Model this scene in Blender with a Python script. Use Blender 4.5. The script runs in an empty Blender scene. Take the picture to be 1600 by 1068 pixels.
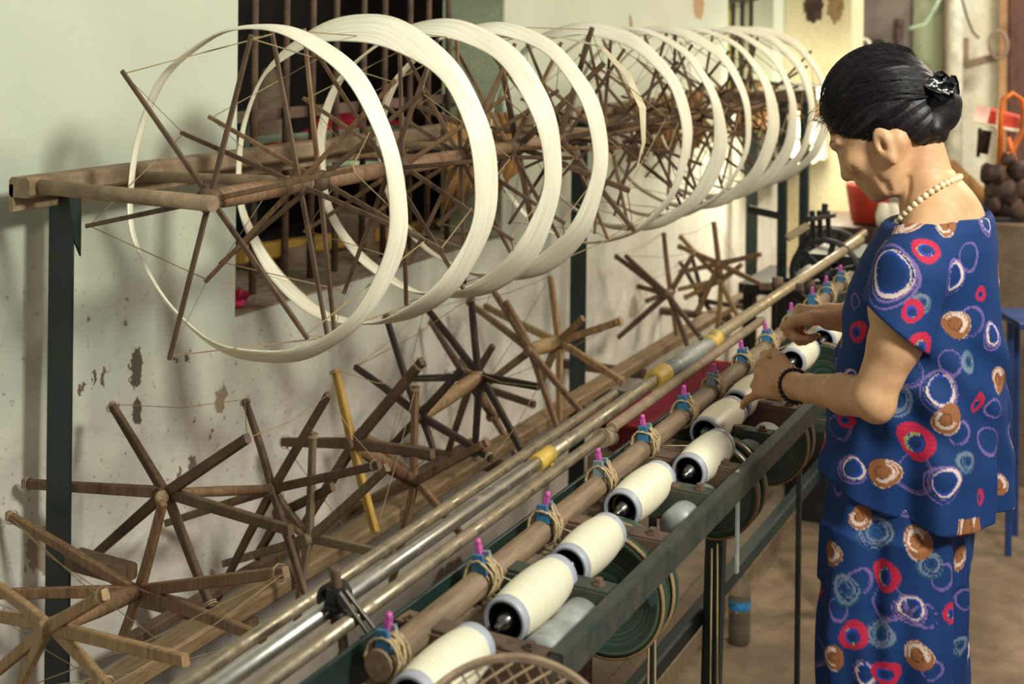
import bpy, math, random
import numpy as np
from mathutils import Vector, Matrix
random.seed(7); np.random.seed(7)
C = bpy.context.scene.collection
PI = math.pi
# ------------------------------------------------------------------ camera
FPX, CX, CY, CAMZ = 2100.0, 800.0, 38.0, 1.6
YAW = math.atan(0.5)
FW = Vector((-math.sin(YAW), math.cos(YAW), 0))
RT0 = Vector((math.cos(YAW), math.sin(YAW), 0)); UP0 = Vector((0, 0, 1))
ROLL = math.radians(0.6)
RT = RT0*math.cos(ROLL) + UP0*math.sin(ROLL)
UPV = UP0*math.cos(ROLL) - RT0*math.sin(ROLL)
CAM = Vector((0, 0, CAMZ))
cd = bpy.data.cameras.new('camera'); co = bpy.data.objects.new('camera', cd); C.objects.link(co)
co.matrix_world = Matrix(((RT.x, UPV.x, -FW.x, 0), (RT.y, UPV.y, -FW.y, 0), (RT.z, UPV.z, -FW.z, CAMZ), (0, 0, 0, 1)))
cd.sensor_width = 36; cd.lens = 36*FPX/1600; cd.shift_y = -(534-CY)/1600
cd.clip_start = 0.05
cd.dof.use_dof = True; cd.dof.focus_distance = 2.3; cd.dof.aperture_fstop = 5.0
bpy.context.scene.camera = co
# ------------------------------------------------------------------ light and exposure
sc = bpy.context.scene
sc.view_settings.view_transform = 'Standard'; sc.view_settings.look = 'None'
sc.view_settings.gamma = 1; sc.view_settings.use_curve_mapping = False
sc.view_settings.exposure = 0.0
w = bpy.data.worlds.new('World'); sc.world = w; w.use_nodes = True
w.node_tree.nodes['Background'].inputs[0].default_value = (1.0, 0.94, 0.86, 1)
w.node_tree.nodes['Background'].inputs[1].default_value = 0.30
def area(name, loc, target, sx, sy, power, col):
    l = bpy.data.lights.new(name, 'AREA'); l.shape = 'RECTANGLE'; l.size = sx; l.size_y = sy
    l.energy = power; l.color = col
    o = bpy.data.objects.new(name, l); C.objects.link(o); o.location = loc
    d = Vector(target)-Vector(loc); o.rotation_euler = d.to_track_quat('-Z', 'Y').to_euler()
    return o
area('ceiling_light', (1.15, 1.15, 2.70), (-1.6, 2.9, 0.9), 0.5, 0.34, 100, (0.98, 1.0, 0.88))
area('ceiling_light', (0.9, 5.2, 2.9), (-1.3, 4.6, 0.8), 0.9, 0.3, 70, (1.0, 0.87, 0.66))
area('ceiling_light', (0.6, 7.6, 2.9), (-0.2, 9.0, 1.2), 0.9, 0.3, 120, (1.0, 0.96, 0.84))

# ------------------------------------------------------------------ helpers
def ray(px, py):
    return FW + RT*((px-CX)/FPX) - UPV*((py-CY)/FPX)
def atX(px, py, X):
    r = ray(px, py); return CAM + r*((X-CAM.x)/r.x)
def atY(px, py, Y):
    r = ray(px, py); return CAM + r*((Y-CAM.y)/r.y)
def atZ(px, py, Z):
    r = ray(px, py); return CAM + r*((Z-CAM.z)/r.z)
def atD(px, py, D):
    return CAM + ray(px, py)*D
def atP(px, py, p, n):
    r = ray(px, py); return CAM + r*((p-CAM).dot(n)/r.dot(n))

ORG = {}
def tag(o, label=None, cat=None, group=None, kind=None):
    if label: o['label'] = label
    if cat: o['category'] = cat
    if group: o['group'] = group
    if kind: o['kind'] = kind
    return o
def thing(name, loc, label, cat, group=None, rz=0):
    o = bpy.data.objects.new(name, None); C.objects.link(o); o.location = loc
    o.empty_display_size = 0.05; o.rotation_euler.z = rz
    ORG[o.name] = Vector(loc)
    return tag(o, label, cat, group)
def copy_tree(o, parent=None):
    c = o.copy(); C.objects.link(c); c.parent = parent
    for ch in o.children: copy_tree(ch, c)
    return c
def frame_of(d, up=None):
    d = d.normalized()
    u = Vector(up) if up is not None else (Vector((0, 0, 1)) if abs(d.z) < .95 else Vector((1, 0, 0)))
    s = d.cross(u).normalized(); u = s.cross(d).normalized()
    return d, s, u
class MB:
    def __init__(self): self.v = []; self.f = []; self.sm = []
    def add(self, vs, fs, smooth=False):
        b = len(self.v); self.v += [tuple(x) for x in vs]
        self.f += [tuple(b+i for i in f) for f in fs]; self.sm += [smooth]*len(fs); return self
    def box(self, c, s, rz=0):
        c = Vector(c); h = Vector(s)/2; cs, sn = math.cos(rz), math.sin(rz)
        vs = []
        for z in (-1, 1):
            for x, y in ((-1, -1), (1, -1), (1, 1), (-1, 1)):
                a, b2 = x*h.x, y*h.y
                vs.append((c.x+a*cs-b2*sn, c.y+a*sn+b2*cs, c.z+z*h.z))
        return self.add(vs, [(0, 3, 2, 1), (4, 5, 6, 7), (0, 1, 5, 4), (1, 2, 6, 5), (2, 3, 7, 6), (3, 0, 4, 7)])
    def bar(self, p0, p1, w, t, up=None, w1=None, t1=None, bow=0):
        p0, p1 = Vector(p0), Vector(p1); d, s, u = frame_of(p1-p0, up)
        w1 = w if w1 is None else w1; t1 = t if t1 is None else t1
        n = 5 if bow else 1; vs = []; fs = []
        for k in range(n+1):
            q = k/n; p = p0.lerp(p1, q) + u*(bow*math.sin(q*PI)); ww = w+(w1-w)*q; tt = t+(t1-t)*q
            b = min(ww, tt)*.16
            for a, c in ((-1, -1), (1, -1), (1, 1), (-1, 1)):
                x, y = a*ww/2, c*tt/2
                if a*c > 0: vs += [p+s*(x-a*0)+u*(y-c*b), p+s*(x-a*b)+u*y]
                else: vs += [p+s*(x-a*b)+u*y, p+s*x+u*(y-c*b)]
        for k in range(n):
            o = k*8
            for i in range(8): fs.append((o+i, o+(i+1) % 8, o+8+(i+1) % 8, o+8+i))
        fs.append(tuple(range(7, -1, -1))); fs.append(tuple(n*8+i for i in range(8)))
        return self.add(vs, fs)
    def tube(self, pts, r, n=10, cap=True, smooth=True, closed=False):
        pts = [Vector(p) for p in pts]; m = len(pts)
        rs = r if isinstance(r, (list, tuple)) else [r]*m
        vs = []; fs = []; u = None
        for k in range(m):
            if closed: d = pts[(k+1) % m]-pts[(k-1) % m]
            else: d = pts[min(k+1, m-1)]-pts[max(k-1, 0)]
            if d.length < 1e-9: d = Vector((0, 0, 1))
            d.normalize()
            if u is None: _, s, u = frame_of(d)
            else:
                u = (u-d*u.dot(d)); u = u.normalized() if u.length > 1e-6 else frame_of(d)[2]; s = d.cross(u)
            for i in range(n):
                a = 2*PI*i/n; vs.append(pts[k]+(s*math.cos(a)+u*math.sin(a))*rs[k])
        for k in range(m if closed else m-1):
            for i in range(n):
                a, b2 = k*n, ((k+1) % m)*n
                fs.append((a+i, a+(i+1) % n, b2+(i+1) % n, b2+i))
        self.add(vs, fs, smooth)
        if cap and not closed:
            b = len(self.v)-len(vs)
            self.f.append(tuple(b+i for i in range(n-1, -1, -1))); self.sm.append(False)
            self.f.append(tuple(b+(m-1)*n+i for i in range(n))); self.sm.append(False)
        return self
    def lathe(self, prof, c=(0, 0, 0), axis='Z', n=24, smooth=True, cap=False):
        c = Vector(c); vs = []; fs = []; m = len(prof)
        for r, t in prof:
            for i in range(n):
                a = 2*PI*i/n; x, y = r*math.cos(a), r*math.sin(a)
                if axis == 'Z': p = Vector((x, y, t))
                elif axis == 'Y': p = Vector((x, t, -y))
                else: p = Vector((t, x, y))
                vs.append(c+p)
        for k in range(m-1):
            for i in range(n):
                fs.append((k*n+i, k*n+(i+1) % n, (k+1)*n+(i+1) % n, (k+1)*n+i))
        if cap: fs.append(tuple(range(n-1, -1, -1))); fs.append(tuple((m-1)*n+i for i in range(n)))
        return self.add(vs, fs, smooth)
    def ball(self, c, r, n=10, m=6, sc3=(1, 1, 1)):
        c = Vector(c); vs = []; fs = []
        for j in range(1, m):
            t = PI*j/m
            for i in range(n):
                a = 2*PI*i/n
                vs.append(c+Vector((math.sin(t)*math.cos(a)*sc3[0], math.sin(t)*math.sin(a)*sc3[1], math.cos(t)*sc3[2]))*r)
        top = len(vs); vs.append(c+Vector((0, 0, r*sc3[2]))); vs.append(c-Vector((0, 0, r*sc3[2])))
        for j in range(m-2):
            for i in range(n): fs.append((j*n+i, (j+1)*n+i, (j+1)*n+(i+1) % n, j*n+(i+1) % n))
        for i in range(n):
            fs.append((i, (i+1) % n, top)); fs.append(((m-2)*n+(i+1) % n, (m-2)*n+i, top+1))
        return self.add(vs, fs, True)
    def prism(self, poly, d):
        d = Vector(d); n = len(poly); vs = [Vector(p) for p in poly]+[Vector(p)+d for p in poly]
        return self.add(vs, [tuple(range(n-1, -1, -1)), tuple(range(n, 2*n))]+[(i, (i+1) % n, n+(i+1) % n, n+i) for i in range(n)])
    def build(self, name, mat, parent=None, **kw):
        me = bpy.data.meshes.new(name)
        vs = self.v; o = bpy.data.objects.new(name, me)
        if parent is not None:
            P = Vector((0, 0, 0)); q = parent
            while q is not None:
                P = P+ORG.get(q.name, Vector((0, 0, 0))); q = q.parent
            vs = [(x-P.x, y-P.y, z-P.z) for x, y, z in vs]; o.parent = parent
        elif 'at' in kw:
            P = Vector(kw.pop('at')); vs = [(x-P.x, y-P.y, z-P.z) for x, y, z in vs]; o.location = P; 
            ORG[o.name] = P
        me.from_pydata(vs, [], self.f); me.polygons.foreach_set('use_smooth', self.sm)
        me.materials.append(mat); me.update()
        C.objects.link(o)
        if 'at' not in kw and parent is None and o.location.length > 0: ORG[o.name] = o.location.copy()
        return tag(o, **kw)

# ------------------------------------------------------------------ materials
def lin(c):
    return tuple(((x/255)/12.92 if x/255 <= .04045 else ((x/255+.055)/1.055)**2.4) for x in c)+(1,)
class NT:
    def __init__(self, name):
        self.m = bpy.data.materials.new(name); self.m.use_nodes = True; self.t = self.m.node_tree; self.n = self.t.nodes
        self.b = self.n['Principled BSDF']; self.tc = self.n.new('ShaderNodeTexCoord')
    def nd(self, ty, ins={}, **kw):
        n = self.n.new(ty)
        for k, v in kw.items(): setattr(n, k, v)
        for k, v in ins.items(): self.set(n.inputs[k], v)
        return n
    def set(self, inp, v):
        if hasattr(v, 'outputs'): v = v.outputs[0]
        if isinstance(v, bpy.types.NodeSocket): self.t.links.new(v, inp)
        else: inp.default_value = v
    def noise(self, scale, detail=4, rough=.55, vec=None, stretch=None, out=0, coord='Object'):
        v = vec if vec is not None else self.tc.outputs[coord]
        if stretch: v = self.nd('ShaderNodeMapping', {'Vector': v, 'Scale': stretch})
        n = self.nd('ShaderNodeTexNoise', {'Vector': v, 'Scale': scale, 'Detail': detail, 'Roughness': rough})
        return n.outputs[out]
    def ramp(self, fac, stops):
        r = self.n.new('ShaderNodeValToRGB'); self.set(r.inputs[0], fac); e = r.color_ramp.elements
        while len(e) < len(stops): e.new(.5)
        for i, (p, c) in enumerate(stops): e[i].position = p; e[i].color = c if len(c) == 4 else lin(c)
        return r.outputs[0]
    def mix(self, f, a, b, mode='MIX'):
        n = self.n.new('ShaderNodeMix'); n.data_type = 'RGBA'; n.blend_type = mode
        self.set(n.inputs[0], f); self.set(n.inputs[6], a); self.set(n.inputs[7], b); return n.outputs[2]
    def math(self, op, a, b=0.0, c=0.0):
        n = self.n.new('ShaderNodeMath'); n.operation = op
        self.set(n.inputs[0], a); self.set(n.inputs[1], b); self.set(n.inputs[2], c); return n.outputs[0]
    def bump(self, h, s=.3, d=.002):
        n = self.nd('ShaderNodeBump', {'Height': h, 'Strength': s, 'Distance': d}); self.set(self.b.inputs['Normal'], n)
    def fin(self, col=None, rough=.6, metal=0.0, spec=None):
        if col is not None: self.set(self.b.inputs['Base Color'], col)
        self.set(self.b.inputs['Roughness'], rough); self.set(self.b.inputs['Metallic'], metal)
        if spec is not None: self.set(self.b.inputs['Specular IOR Level'], spec)
        return self.m
def m_wood(name, a, b, stretch=(14, 14, 2), scale=7, rough=.65, dust=None):
    t = NT(name); n = t.noise(scale, 5, .6, stretch=stretch); n2 = t.noise(11, 4)
    col = t.ramp(n, [(.3, a), (.7, b)])
    col = t.mix(t.ramp(n2, [(.35, (0, 0, 0, 1)), (.75, (.5, .5, .5, 1))]), col, lin(dust or b))
    t.bump(n, .35, .002); return t.fin(col, rough)
def m_dirty(name, base, dirt, lo=.45, hi=.65, scale=9, rough=.5, metal=0., dmetal=None, bump=.2):
    t = NT(name); n = t.noise(scale, 7, .65); f = t.ramp(n, [(lo, (0, 0, 0, 1)), (hi, (1, 1, 1, 1))])
    n2 = t.noise(60, 3)
    col = t.mix(f, lin(base), lin(dirt)); col = t.mix(.25, col, t.ramp(n2, [(.3, (60, 50, 40)), (.7, (255, 250, 240))]), 'MULTIPLY')
    if metal:
        mt = t.math('MULTIPLY', t.math('SUBTRACT', 1.0, f), metal)
        rg = t.math('MULTIPLY_ADD', f, .45, rough)
        t.bump(n2, bump, .001); return t.fin(col, rg, mt)
    t.bump(n2, bump, .001); return t.fin(col, rough)
def m_plain(name, c, rough=.5, metal=0., var=.18, scale=14):
    t = NT(name); n = t.noise(scale, 4)
    d = tuple(max(0, x*(1-var)) for x in c); e = tuple(min(255, x*(1+var*.5)) for x in c)
    return t.fin(t.ramp(n, [(.3, d), (.7, e)]), rough, metal)
M = {}
M['dark_wood'] = m_wood('dark_wood', (52, 36, 27), (98, 70, 50), dust=(128, 104, 80))
M['brown_wood'] = m_wood('brown_wood', (78, 52, 34), (140, 104, 72), dust=(150, 124, 94))
M['light_wood'] = m_wood('light_wood', (118, 88, 54), (176, 142, 98), dust=(150, 128, 98))
M['yellow_wood'] = m_wood('yellow_wood', (150, 110, 40), (196, 156, 70), dust=(150, 120, 70))
M['black_wood'] = m_wood('black_wood', (30, 22, 20), (62, 46, 38), dust=(84, 68, 56))
M['dusty_wood'] = m_wood('dusty_wood', (84, 68, 52), (138, 116, 90), dust=(152, 132, 104))
M['green_steel'] = m_dirty('green_steel', (20, 42, 38), (54, 58, 50), .5, .8, 7, .5)
M['rust_steel'] = m_dirty('rust_steel', (76, 60, 50), (116, 90, 70), .35, .65, 14, .7)
M['dusty_green'] = m_dirty('dusty_green', (48, 58, 50), (82, 76, 64), .38, .75, 22, .6)
M['dust'] = m_dirty('dust', (120, 102, 82), (160, 140, 114), .35, .65, 40, .95, bump=.8)
M['rail_wood'] = m_wood('rail_wood', (84, 66, 50), (140, 116, 90), stretch=(14, 1.6, 14), dust=(150, 128, 100))
M['plank_wood'] = m_wood('plank_wood', (96, 74, 50), (146, 118, 84), stretch=(14, 1.6, 14), dust=(136, 116, 90))
M['rusty_pipe'] = m_dirty('rusty_pipe', (130, 108, 84), (162, 140, 112), .35, .7, 22, .7)
M['chrome'] = m_dirty('chrome', (205, 202, 194), (160, 140, 112), .58, .85, 18, .30, metal=.9)
M['dull_pipe'] = m_dirty('dull_pipe', (164, 152, 130), (128, 104, 78), .45, .72, 24, .36, metal=.75)
M['beige_pipe'] = m_dirty('beige_pipe', (176, 158, 124), (136, 112, 82), .5, .8, 22, .4, metal=.3)
M['galv'] = m_dirty('galv', (168, 172, 168), (122, 116, 102), .5, .85, 20, .45, metal=.25)
M['steel'] = m_dirty('steel', (120, 118, 116), (60, 52, 48), .55, .8, 20, .3, metal=1.)
M['black_iron'] = m_dirty('black_iron', (24, 22, 22), (50, 42, 36), .5, .78, 18, .6)
M['tape'] = m_plain('tape', (205, 170, 76), .5)
M['collar'] = m_plain('collar', (160, 162, 172), .4, var=.06)
M['bore'] = m_plain('bore', (38, 36, 42), .35)
M['blue_peg'] = m_plain('blue_peg', (52, 110, 150), .5)
M['grey_peg'] = m_plain('grey_peg', (120, 134, 142), .5)
M['pink_peg'] = m_plain('pink_peg', (190, 84, 160), .45)
M['twine'] = m_wood('twine', (120, 98, 68), (196, 172, 132), stretch=(40, 40, 40), scale=5, rough=.9)
M['thread'] = m_plain('thread', (214, 200, 168), .7)
M['cord'] = m_plain('cord', (150, 128, 92), .8)
M['black'] = m_plain('black', (24, 24, 28), .5)
M['blue_plastic'] = m_plain('blue_plastic', (40, 70, 130), .45)
M['red_plastic'] = m_plain('red_plastic', (196, 62, 42), .5)
M['orange'] = m_plain('orange', (216, 112, 34), .5)
M['red_cloth'] = m_plain('red_cloth', (178, 30, 50), .9, var=.4, scale=30)
M['pink_rose'] = m_plain('pink_rose', (222, 60, 110), .8, var=.4, scale=60)
M['green_pale'] = m_plain('green_pale', (170, 190, 160), .5)
M['yellow_paint'] = m_dirty('yellow_paint', (196, 152, 60), (120, 92, 56), .5, .8, 10, .7)
M['tan'] = m_dirty('tan', (150, 128, 104), (104, 84, 66), .4, .7, 6, .8)
M['motor'] = m_dirty('motor', (62, 44, 38), (112, 84, 66), .45, .7, 22, .55, metal=.3)
M['white_cloth'] = m_plain('white_cloth', (228, 222, 200), .9, var=.1)
M['raw_silk'] = m_wood('raw_silk', (120, 84, 44), (176, 132, 78), stretch=(9, 9, 30), scale=6, rough=.9)
M['pearl'] = m_plain('pearl', (226, 204, 164), .25, var=.1)
M['bead'] = m_plain('bead', (44, 26, 26), .12)
M['crystal'] = m_plain('crystal', (210, 205, 200), .1, .6)
# yarn: fine strands running round the ring / across the bobbin
t = NT('yarn'); u = t.nd('ShaderNodeSeparateXYZ', {0: t.tc.outputs['Object']})
s = t.noise(1, 3, .6, stretch=(6, 420, 6)); b = t.noise(5, 3)
col = t.ramp(s, [(.25, (212, 202, 172)), (.6, (244, 240, 220))])
col = t.mix(t.ramp(b, [(.45, (0, 0, 0, 1)), (.8, (.55, .55, .55, 1))]), col, lin((216, 200, 164)))
t.bump(s, .4, .0015); M['skein'] = t.fin(col, .62); t.b.inputs['Subsurface Weight'].default_value = 0
t = NT('bobbin_yarn'); s = t.noise(1, 2, .5, stretch=(4, 300, 4))
col = t.ramp(s, [(.3, (212, 203, 176)), (.7, (228, 221, 196))]); t.bump(s, .12, .0006); M['yarn'] = t.fin(col, .45)
# ------------------------------------------------------------------ the room
WX = -1.98
# peeling, stained whitewash
t = NT('whitewash')
OB = t.tc.outputs['Object']
big = t.noise(1.3, 5, .6); mid = t.noise(9, 6, .65); fine = t.noise(70, 4, .6)
col = t.ramp(big, [(.3, (188, 194, 174)), (.7, (204, 209, 190))])
sp = t.nd('ShaderNodeSeparateXYZ', {0: OB})
low = t.nd('ShaderNodeMapRange', {'Value': sp.outputs[2], 'From Min': 1.15, 'From Max': .45, 'To Min': 0., 'To Max': 1.})
col = t.mix(t.math('MULTIPLY', low, .85), col, lin((214, 206, 196)))  # pinkish lower wall, painted paler to make up for weaker lamplight there
grime = t.ramp(mid, [(.42, (0, 0, 0, 1)), (.72, (1, 1, 1, 1))])
col = t.mix(t.math('MULTIPLY', t.math('MULTIPLY', grime, low), .38), col, lin((128, 104, 88)))
spots = t.ramp(t.noise(46, 5, .75), [(.60, (0, 0, 0, 1)), (.68, (1, 1, 1, 1))])
zone = t.ramp(t.noise(3.2, 3), [(.36, (0, 0, 0, 1)), (.56, (1, 1, 1, 1))])
lowsp = t.nd('ShaderNodeMapRange', {'Value': sp.outputs[2], 'From Min': 1.25, 'From Max': .95, 'To Min': .06, 'To Max': .95})
col = t.mix(t.math('MULTIPLY', t.math('MULTIPLY', spots, zone), lowsp), col, lin((96, 78, 66)))
wob = t.nd('ShaderNodeTexNoise', {'Vector': OB, 'Scale': 22., 'Detail': 5., 'Roughness': .7})
wv = t.nd('ShaderNodeVectorMath', {0: wob.outputs['Color'], 1: (.5, .5, .5)}, operation='SUBTRACT')
wv = t.nd('ShaderNodeVectorMath', {0: wv, 'Scale': .085}, operation='SCALE')
pv = t.nd('ShaderNodeVectorMath', {0: OB, 1: wv.outputs[0]}, operation='ADD')
def patch(col, px, py, ry, rz, c, edge=(164, 150, 134)):
    p = atX(px, py, WX)
    d = t.nd('ShaderNodeVectorMath', {0: pv.outputs[0], 1: tuple(p)}, operation='SUBTRACT')
    d = t.nd('ShaderNodeVectorMath', {0: d.outputs[0], 1: (.2, 1/ry, 1/rz)}, operation='MULTIPLY')
    l = t.nd('ShaderNodeVectorMath', {0: d.outputs[0]}, operation='LENGTH')
    f = t.ramp(l.outputs['Value'], [(.80, (1, 1, 1, 1)), (.86, (0, 0, 0, 1))])
    return t.mix(f, col, lin(c))
for a in [(214, 575, .03, .055, (92, 82, 72)), (216, 640, .02, .03, (90, 80, 70)), (345, 625, .022, .042, (146, 126, 104)), (303, 726, .022, .024, (112, 100, 90)),
          (280, 742, .012, .02, (120, 106, 92)), (145, 592, .008, .016, (104, 88, 74)), (128, 605, .007, .015, (110, 92, 78)), (275, 560, .008, .01, (96, 80, 70)),
          (292, 556, .008, .008, (96, 80, 70)), (163, 586, .008, .02, (110, 96, 84)), (1092, 8, .10, .075, (172, 140, 104)), (330, 680, .008, .012, (110, 96, 84)),
          (985, 40, .02, .05, (150, 126, 100)), (990, 480, .06, .05, (160, 142, 124)), (700, 900, .12, .05, (120, 100, 84)), (70, 860, .05, .06, (150, 132, 118))]:
    col = patch(col, *a)
t.bump(t.math('ADD', t.math('MULTIPLY', mid, .6), t.math('MULTIPLY', fine, .35)), .35, .008)
M['whitewash'] = t.fin(col, .85)
M['green_wall'] = m_dirty('green_wall', (178, 190, 156), (150, 156, 124), .5, .8, 4, .85)
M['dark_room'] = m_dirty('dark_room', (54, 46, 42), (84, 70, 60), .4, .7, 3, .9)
t = NT('floor_mat'); n = t.noise(1.7, 6, .65); n2 = t.noise(14, 5, .6)
col = t.ramp(n, [(.3, (92, 74, 60)), (.55, (142, 120, 96)), (.75, (164, 142, 114))])
col = t.mix(t.ramp(n2, [(.35, (.7, .7, .7, 1)), (.6, (0, 0, 0, 1))]), col, lin((104, 84, 66)))
t.bump(n2, .3, .004); M['floor'] = t.fin(col, .7)

def S(name, mb, mat): return tag(mb.build(name, mat), kind='structure')
FZ = -.12
S('floor', MB().box((1.5, 5, FZ-.05), (9, 14, .1)), M['floor'])
# window 1: opening in the left wall
wy0, wy1 = atX(369, 300, WX).y, atX(786, 300, WX).y
wz = atX(369, 496, WX).z; th = .23; WT = 2.55
w2a, w2b, w2z = atX(1137, 80, WX).y, atX(1208, 80, WX).y, 1.26
wl = MB()
def seg(y0, y1, z0, z1): wl.box((WX-th/2, (y0+y1)/2, (z0+z1)/2), (th, y1-y0, z1-z0))
TOP = 3.0
seg(-2, wy0, FZ, TOP); seg(wy0, wy1, FZ, wz); seg(wy0, wy1, WT, TOP); seg(wy1, w2a, FZ, TOP)
seg(w2a, w2b, FZ, w2z); seg(w2a, w2b, WT, TOP); seg(w2b, 9.6, FZ, TOP)
S('wall_left', wl, M['whitewash'])
S('trim_1', MB().box((WX-th/2, wy1-.004, (wz+WT)/2), (th-.004, .008, WT-wz)), M['green_wall'])
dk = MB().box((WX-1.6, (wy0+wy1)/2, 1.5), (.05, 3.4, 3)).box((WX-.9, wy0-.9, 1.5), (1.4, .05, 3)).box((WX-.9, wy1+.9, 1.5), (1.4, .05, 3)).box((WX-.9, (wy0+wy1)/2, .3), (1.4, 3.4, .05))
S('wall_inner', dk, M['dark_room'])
S('trim_2', MB().box((WX-.225, (wy0+wy1)/2, wz-.01), (.44, wy1-wy0-.01, .03)), M['dust'])
# iron bars in window 1: one top-level grille per window
gr = thing('window_grille', (WX-.12, (wy0+wy1)/2, wz), 'rusty vertical iron bars in the near wall window behind the spinning skeins', 'window bars')
for px in (397, 447, 487, 525, 567, 600, 640, 668, 700):
    y = atX(px, 200, WX-.12).y
    MB().tube([(WX-.12, y, wz), (WX-.12, y+random.uniform(-.004, .004), 1.7), (WX-.12, y, WT)], .0095, 8).build('bar', M['rust_steel'], gr)
MB().bar((WX-.135, wy0, 1.36), (WX-.135, wy1, 1.36), .006, .03).build('cross_rail', M['rust_steel'], gr)
g2 = thing('window_grille', (WX-.1, (w2a+w2b)/2, w2z), 'dark iron bars in the far window high up by the lit pier', 'window bars')
for k in range(5):
    y = w2a+(w2b-w2a)*(k+.5)/5
    MB().tube([(WX-.1, y, w2z), (WX-.1, y, WT)], .012, 8).build('bar', M['black_iron'], g2)
MB().bar((WX-.09, w2a, 1.72), (WX-.09, w2b, 1.76), .01, .03).build('cross_rail', M['black_iron'], g2)
S('window_2', MB().box((WX-.22, (w2a+w2b)/2, (w2z+WT)/2), (.01, w2b-w2a, WT-w2z)), m_plain('dirty_pane', (150, 140, 70), .4, var=.5, scale=4))
# lit pier closing the row
PY = 7.35
px0 = WX; px1 = atY(1329, 200, PY).x
M['pier'] = m_dirty('pier', (224, 216, 180), (196, 176, 128), .48, .8, 2.5, .85)
S('wall_pier', MB().box(((px0+px1)/2, PY+.15, 1.5+FZ/2), (px1-px0, .3, 3-FZ)), M['pier'])
pp = atY(1288, 15, PY)
def blob(c, ry, rz, n=26, seed=1):
    rnd = random.Random(seed); k = [rnd.uniform(.72, 1.12) for _ in range(n)]
    return [(c.x+math.cos(2*PI*i/n)*ry*k[i], c.y, c.z+math.sin(2*PI*i/n)*rz*k[i]) for i in range(n)]
pl = thing('plaster_patch', pp, 'brown bare patch where plaster fell off high on the lit pier', 'plaster patch')
MB().prism(blob(atY(1272, 12, PY), .06, .085, seed=3), (0, -.006, 0)).build('bare_patch', M['motor'], pl)
MB().prism(blob(atY(1305, 14, PY), .05, .08, seed=5), (0, -.004, 0)).build('bare_edge', m_dirty('bare_plaster', (164, 136, 96), (126, 100, 68), .4, .7, 10, .9), pl)
# far wall and its bays
BY = 9.4
def bay(name, x0, x1, mat, d=0, z0=-.12, z1=3):
    a, b = atY(x0, 200, BY-d).x, atY(x1, 200, BY-d).x
    return S(name, MB().box(((a+b)/2, BY+.1-d/2, (z0+z1)/2), (b-a, .2+d, z1-z0)), mat)
bay('wall_back', 1300, 2300, m_dirty('far_plaster', (226, 222, 200), (200, 180, 148), .45, .75, 2, .85))
bay('trim_3', 1328, 1411, m_dirty('grey_post', (132, 120, 112), (104, 90, 82), .45, .75, 4, .8), .35)
bay('window_3', 1412, 1471, m_dirty('green_pane', (196, 206, 164), (178, 188, 146), .5, .8, 2, .6), .02)
bay('trim_4', 1473, 1478, m_plain('edge_brown', (120, 92, 80), .7), .1)
bay('trim_5', 1560, 1574, m_dirty('tan_edge', (180, 140, 100), (140, 100, 72), .4, .7, 5, .8), .08)
bay('door_1', 1576, 1640, m_wood('door_brown', (58, 34, 28), (96, 60, 46)), .1)
# ------------------------------------------------------------------ overhead frame
AX, AZ = -1.42, 0
AZ = atX(408, 298, AX).z                    # axle height
BX = -1.86; BZ = atX(60, 272, BX).z - .02
fr = thing('overhead_frame', (BX, 2.2, FZ), 'dark green angle iron frame with long rusty beam carrying the overhead swifts', 'frame')
by0 = atX(30, 290, BX).y; by1 = 5.6
MB().bar((BX, by0, BZ), (BX, by1, BZ), .05, .036).bar((BX-.02, by0, BZ-.02), (BX-.02, by1, BZ-.02), .01, .05).build('beam', M['rusty_pipe'], fr)
for px in (101, 907, 1176):
    y = atX(px, 500, BX).y
    MB().bar((BX-.01, y, FZ), (BX-.01, y, BZ-.02), .060, .006, up=(0, 1, 0)).bar((BX-.038, y+.02, FZ), (BX-.038, y+.02, BZ-.02), .006, .04, up=(0, 1, 0)).build('post', M['green_steel'], fr)
p0 = atX(101, 345, BX)
MB().prism([(BX+.018, p0.y-.012, BZ-.02), (BX+.018, p0.y+.02, BZ-.02), (BX+.018, p0.y+.02, BZ-.14), (BX+.018, p0.y+.004, BZ-.11)], (.004, 0, 0)).build('gusset', M['green_steel'], fr)
for y in (1.72, ):
    e = atX(318, 317, AX)
    MB().tube([(BX, by0+.03, BZ), (AX+.02, e.y, e.z)], .0135, 12).build('end_arm', M['rusty_pipe'], fr)
MB().tube([(BX, 2.03, BZ-.005), (AX, 2.03, AZ)], .0105, 10).build('arm', M['rusty_pipe'], fr)
for k in range(3):
    y = [2.86, 3.42, 4.5][k]
    MB().tube([(BX, y, BZ-.005), (AX, y, AZ)], .0105, 10).build('arm', M['rusty_pipe'], fr)
# far end stand of the frame
q = thing('end_stand', (AX, 5.1, FZ), 'black steel end stand with two uprights at the far end of the skein row', 'frame')
for px, xx in ((1222, AX), (1256, AX+.1)):
    y = 5.25
    xx = atY(px, 350, y).x
    MB().bar((xx, y, FZ), (xx, y, AZ+.04), .035, .035).build('upright', M['green_steel'], q)
xa, xb = atY(1170, 360, 5.25).x, atY(1225, 360, 5.25).x
MB().bar((xa, 5.25, .87), (xb, 5.25, .85), .03, .03).build('rail', M['black_iron'], q)
MB().bar((AX-.30, 5.25, AZ+.0), (AX+.13, 5.25, AZ+.02), .05, .05).build('head_bar', M['rust_steel'], q)

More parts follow.
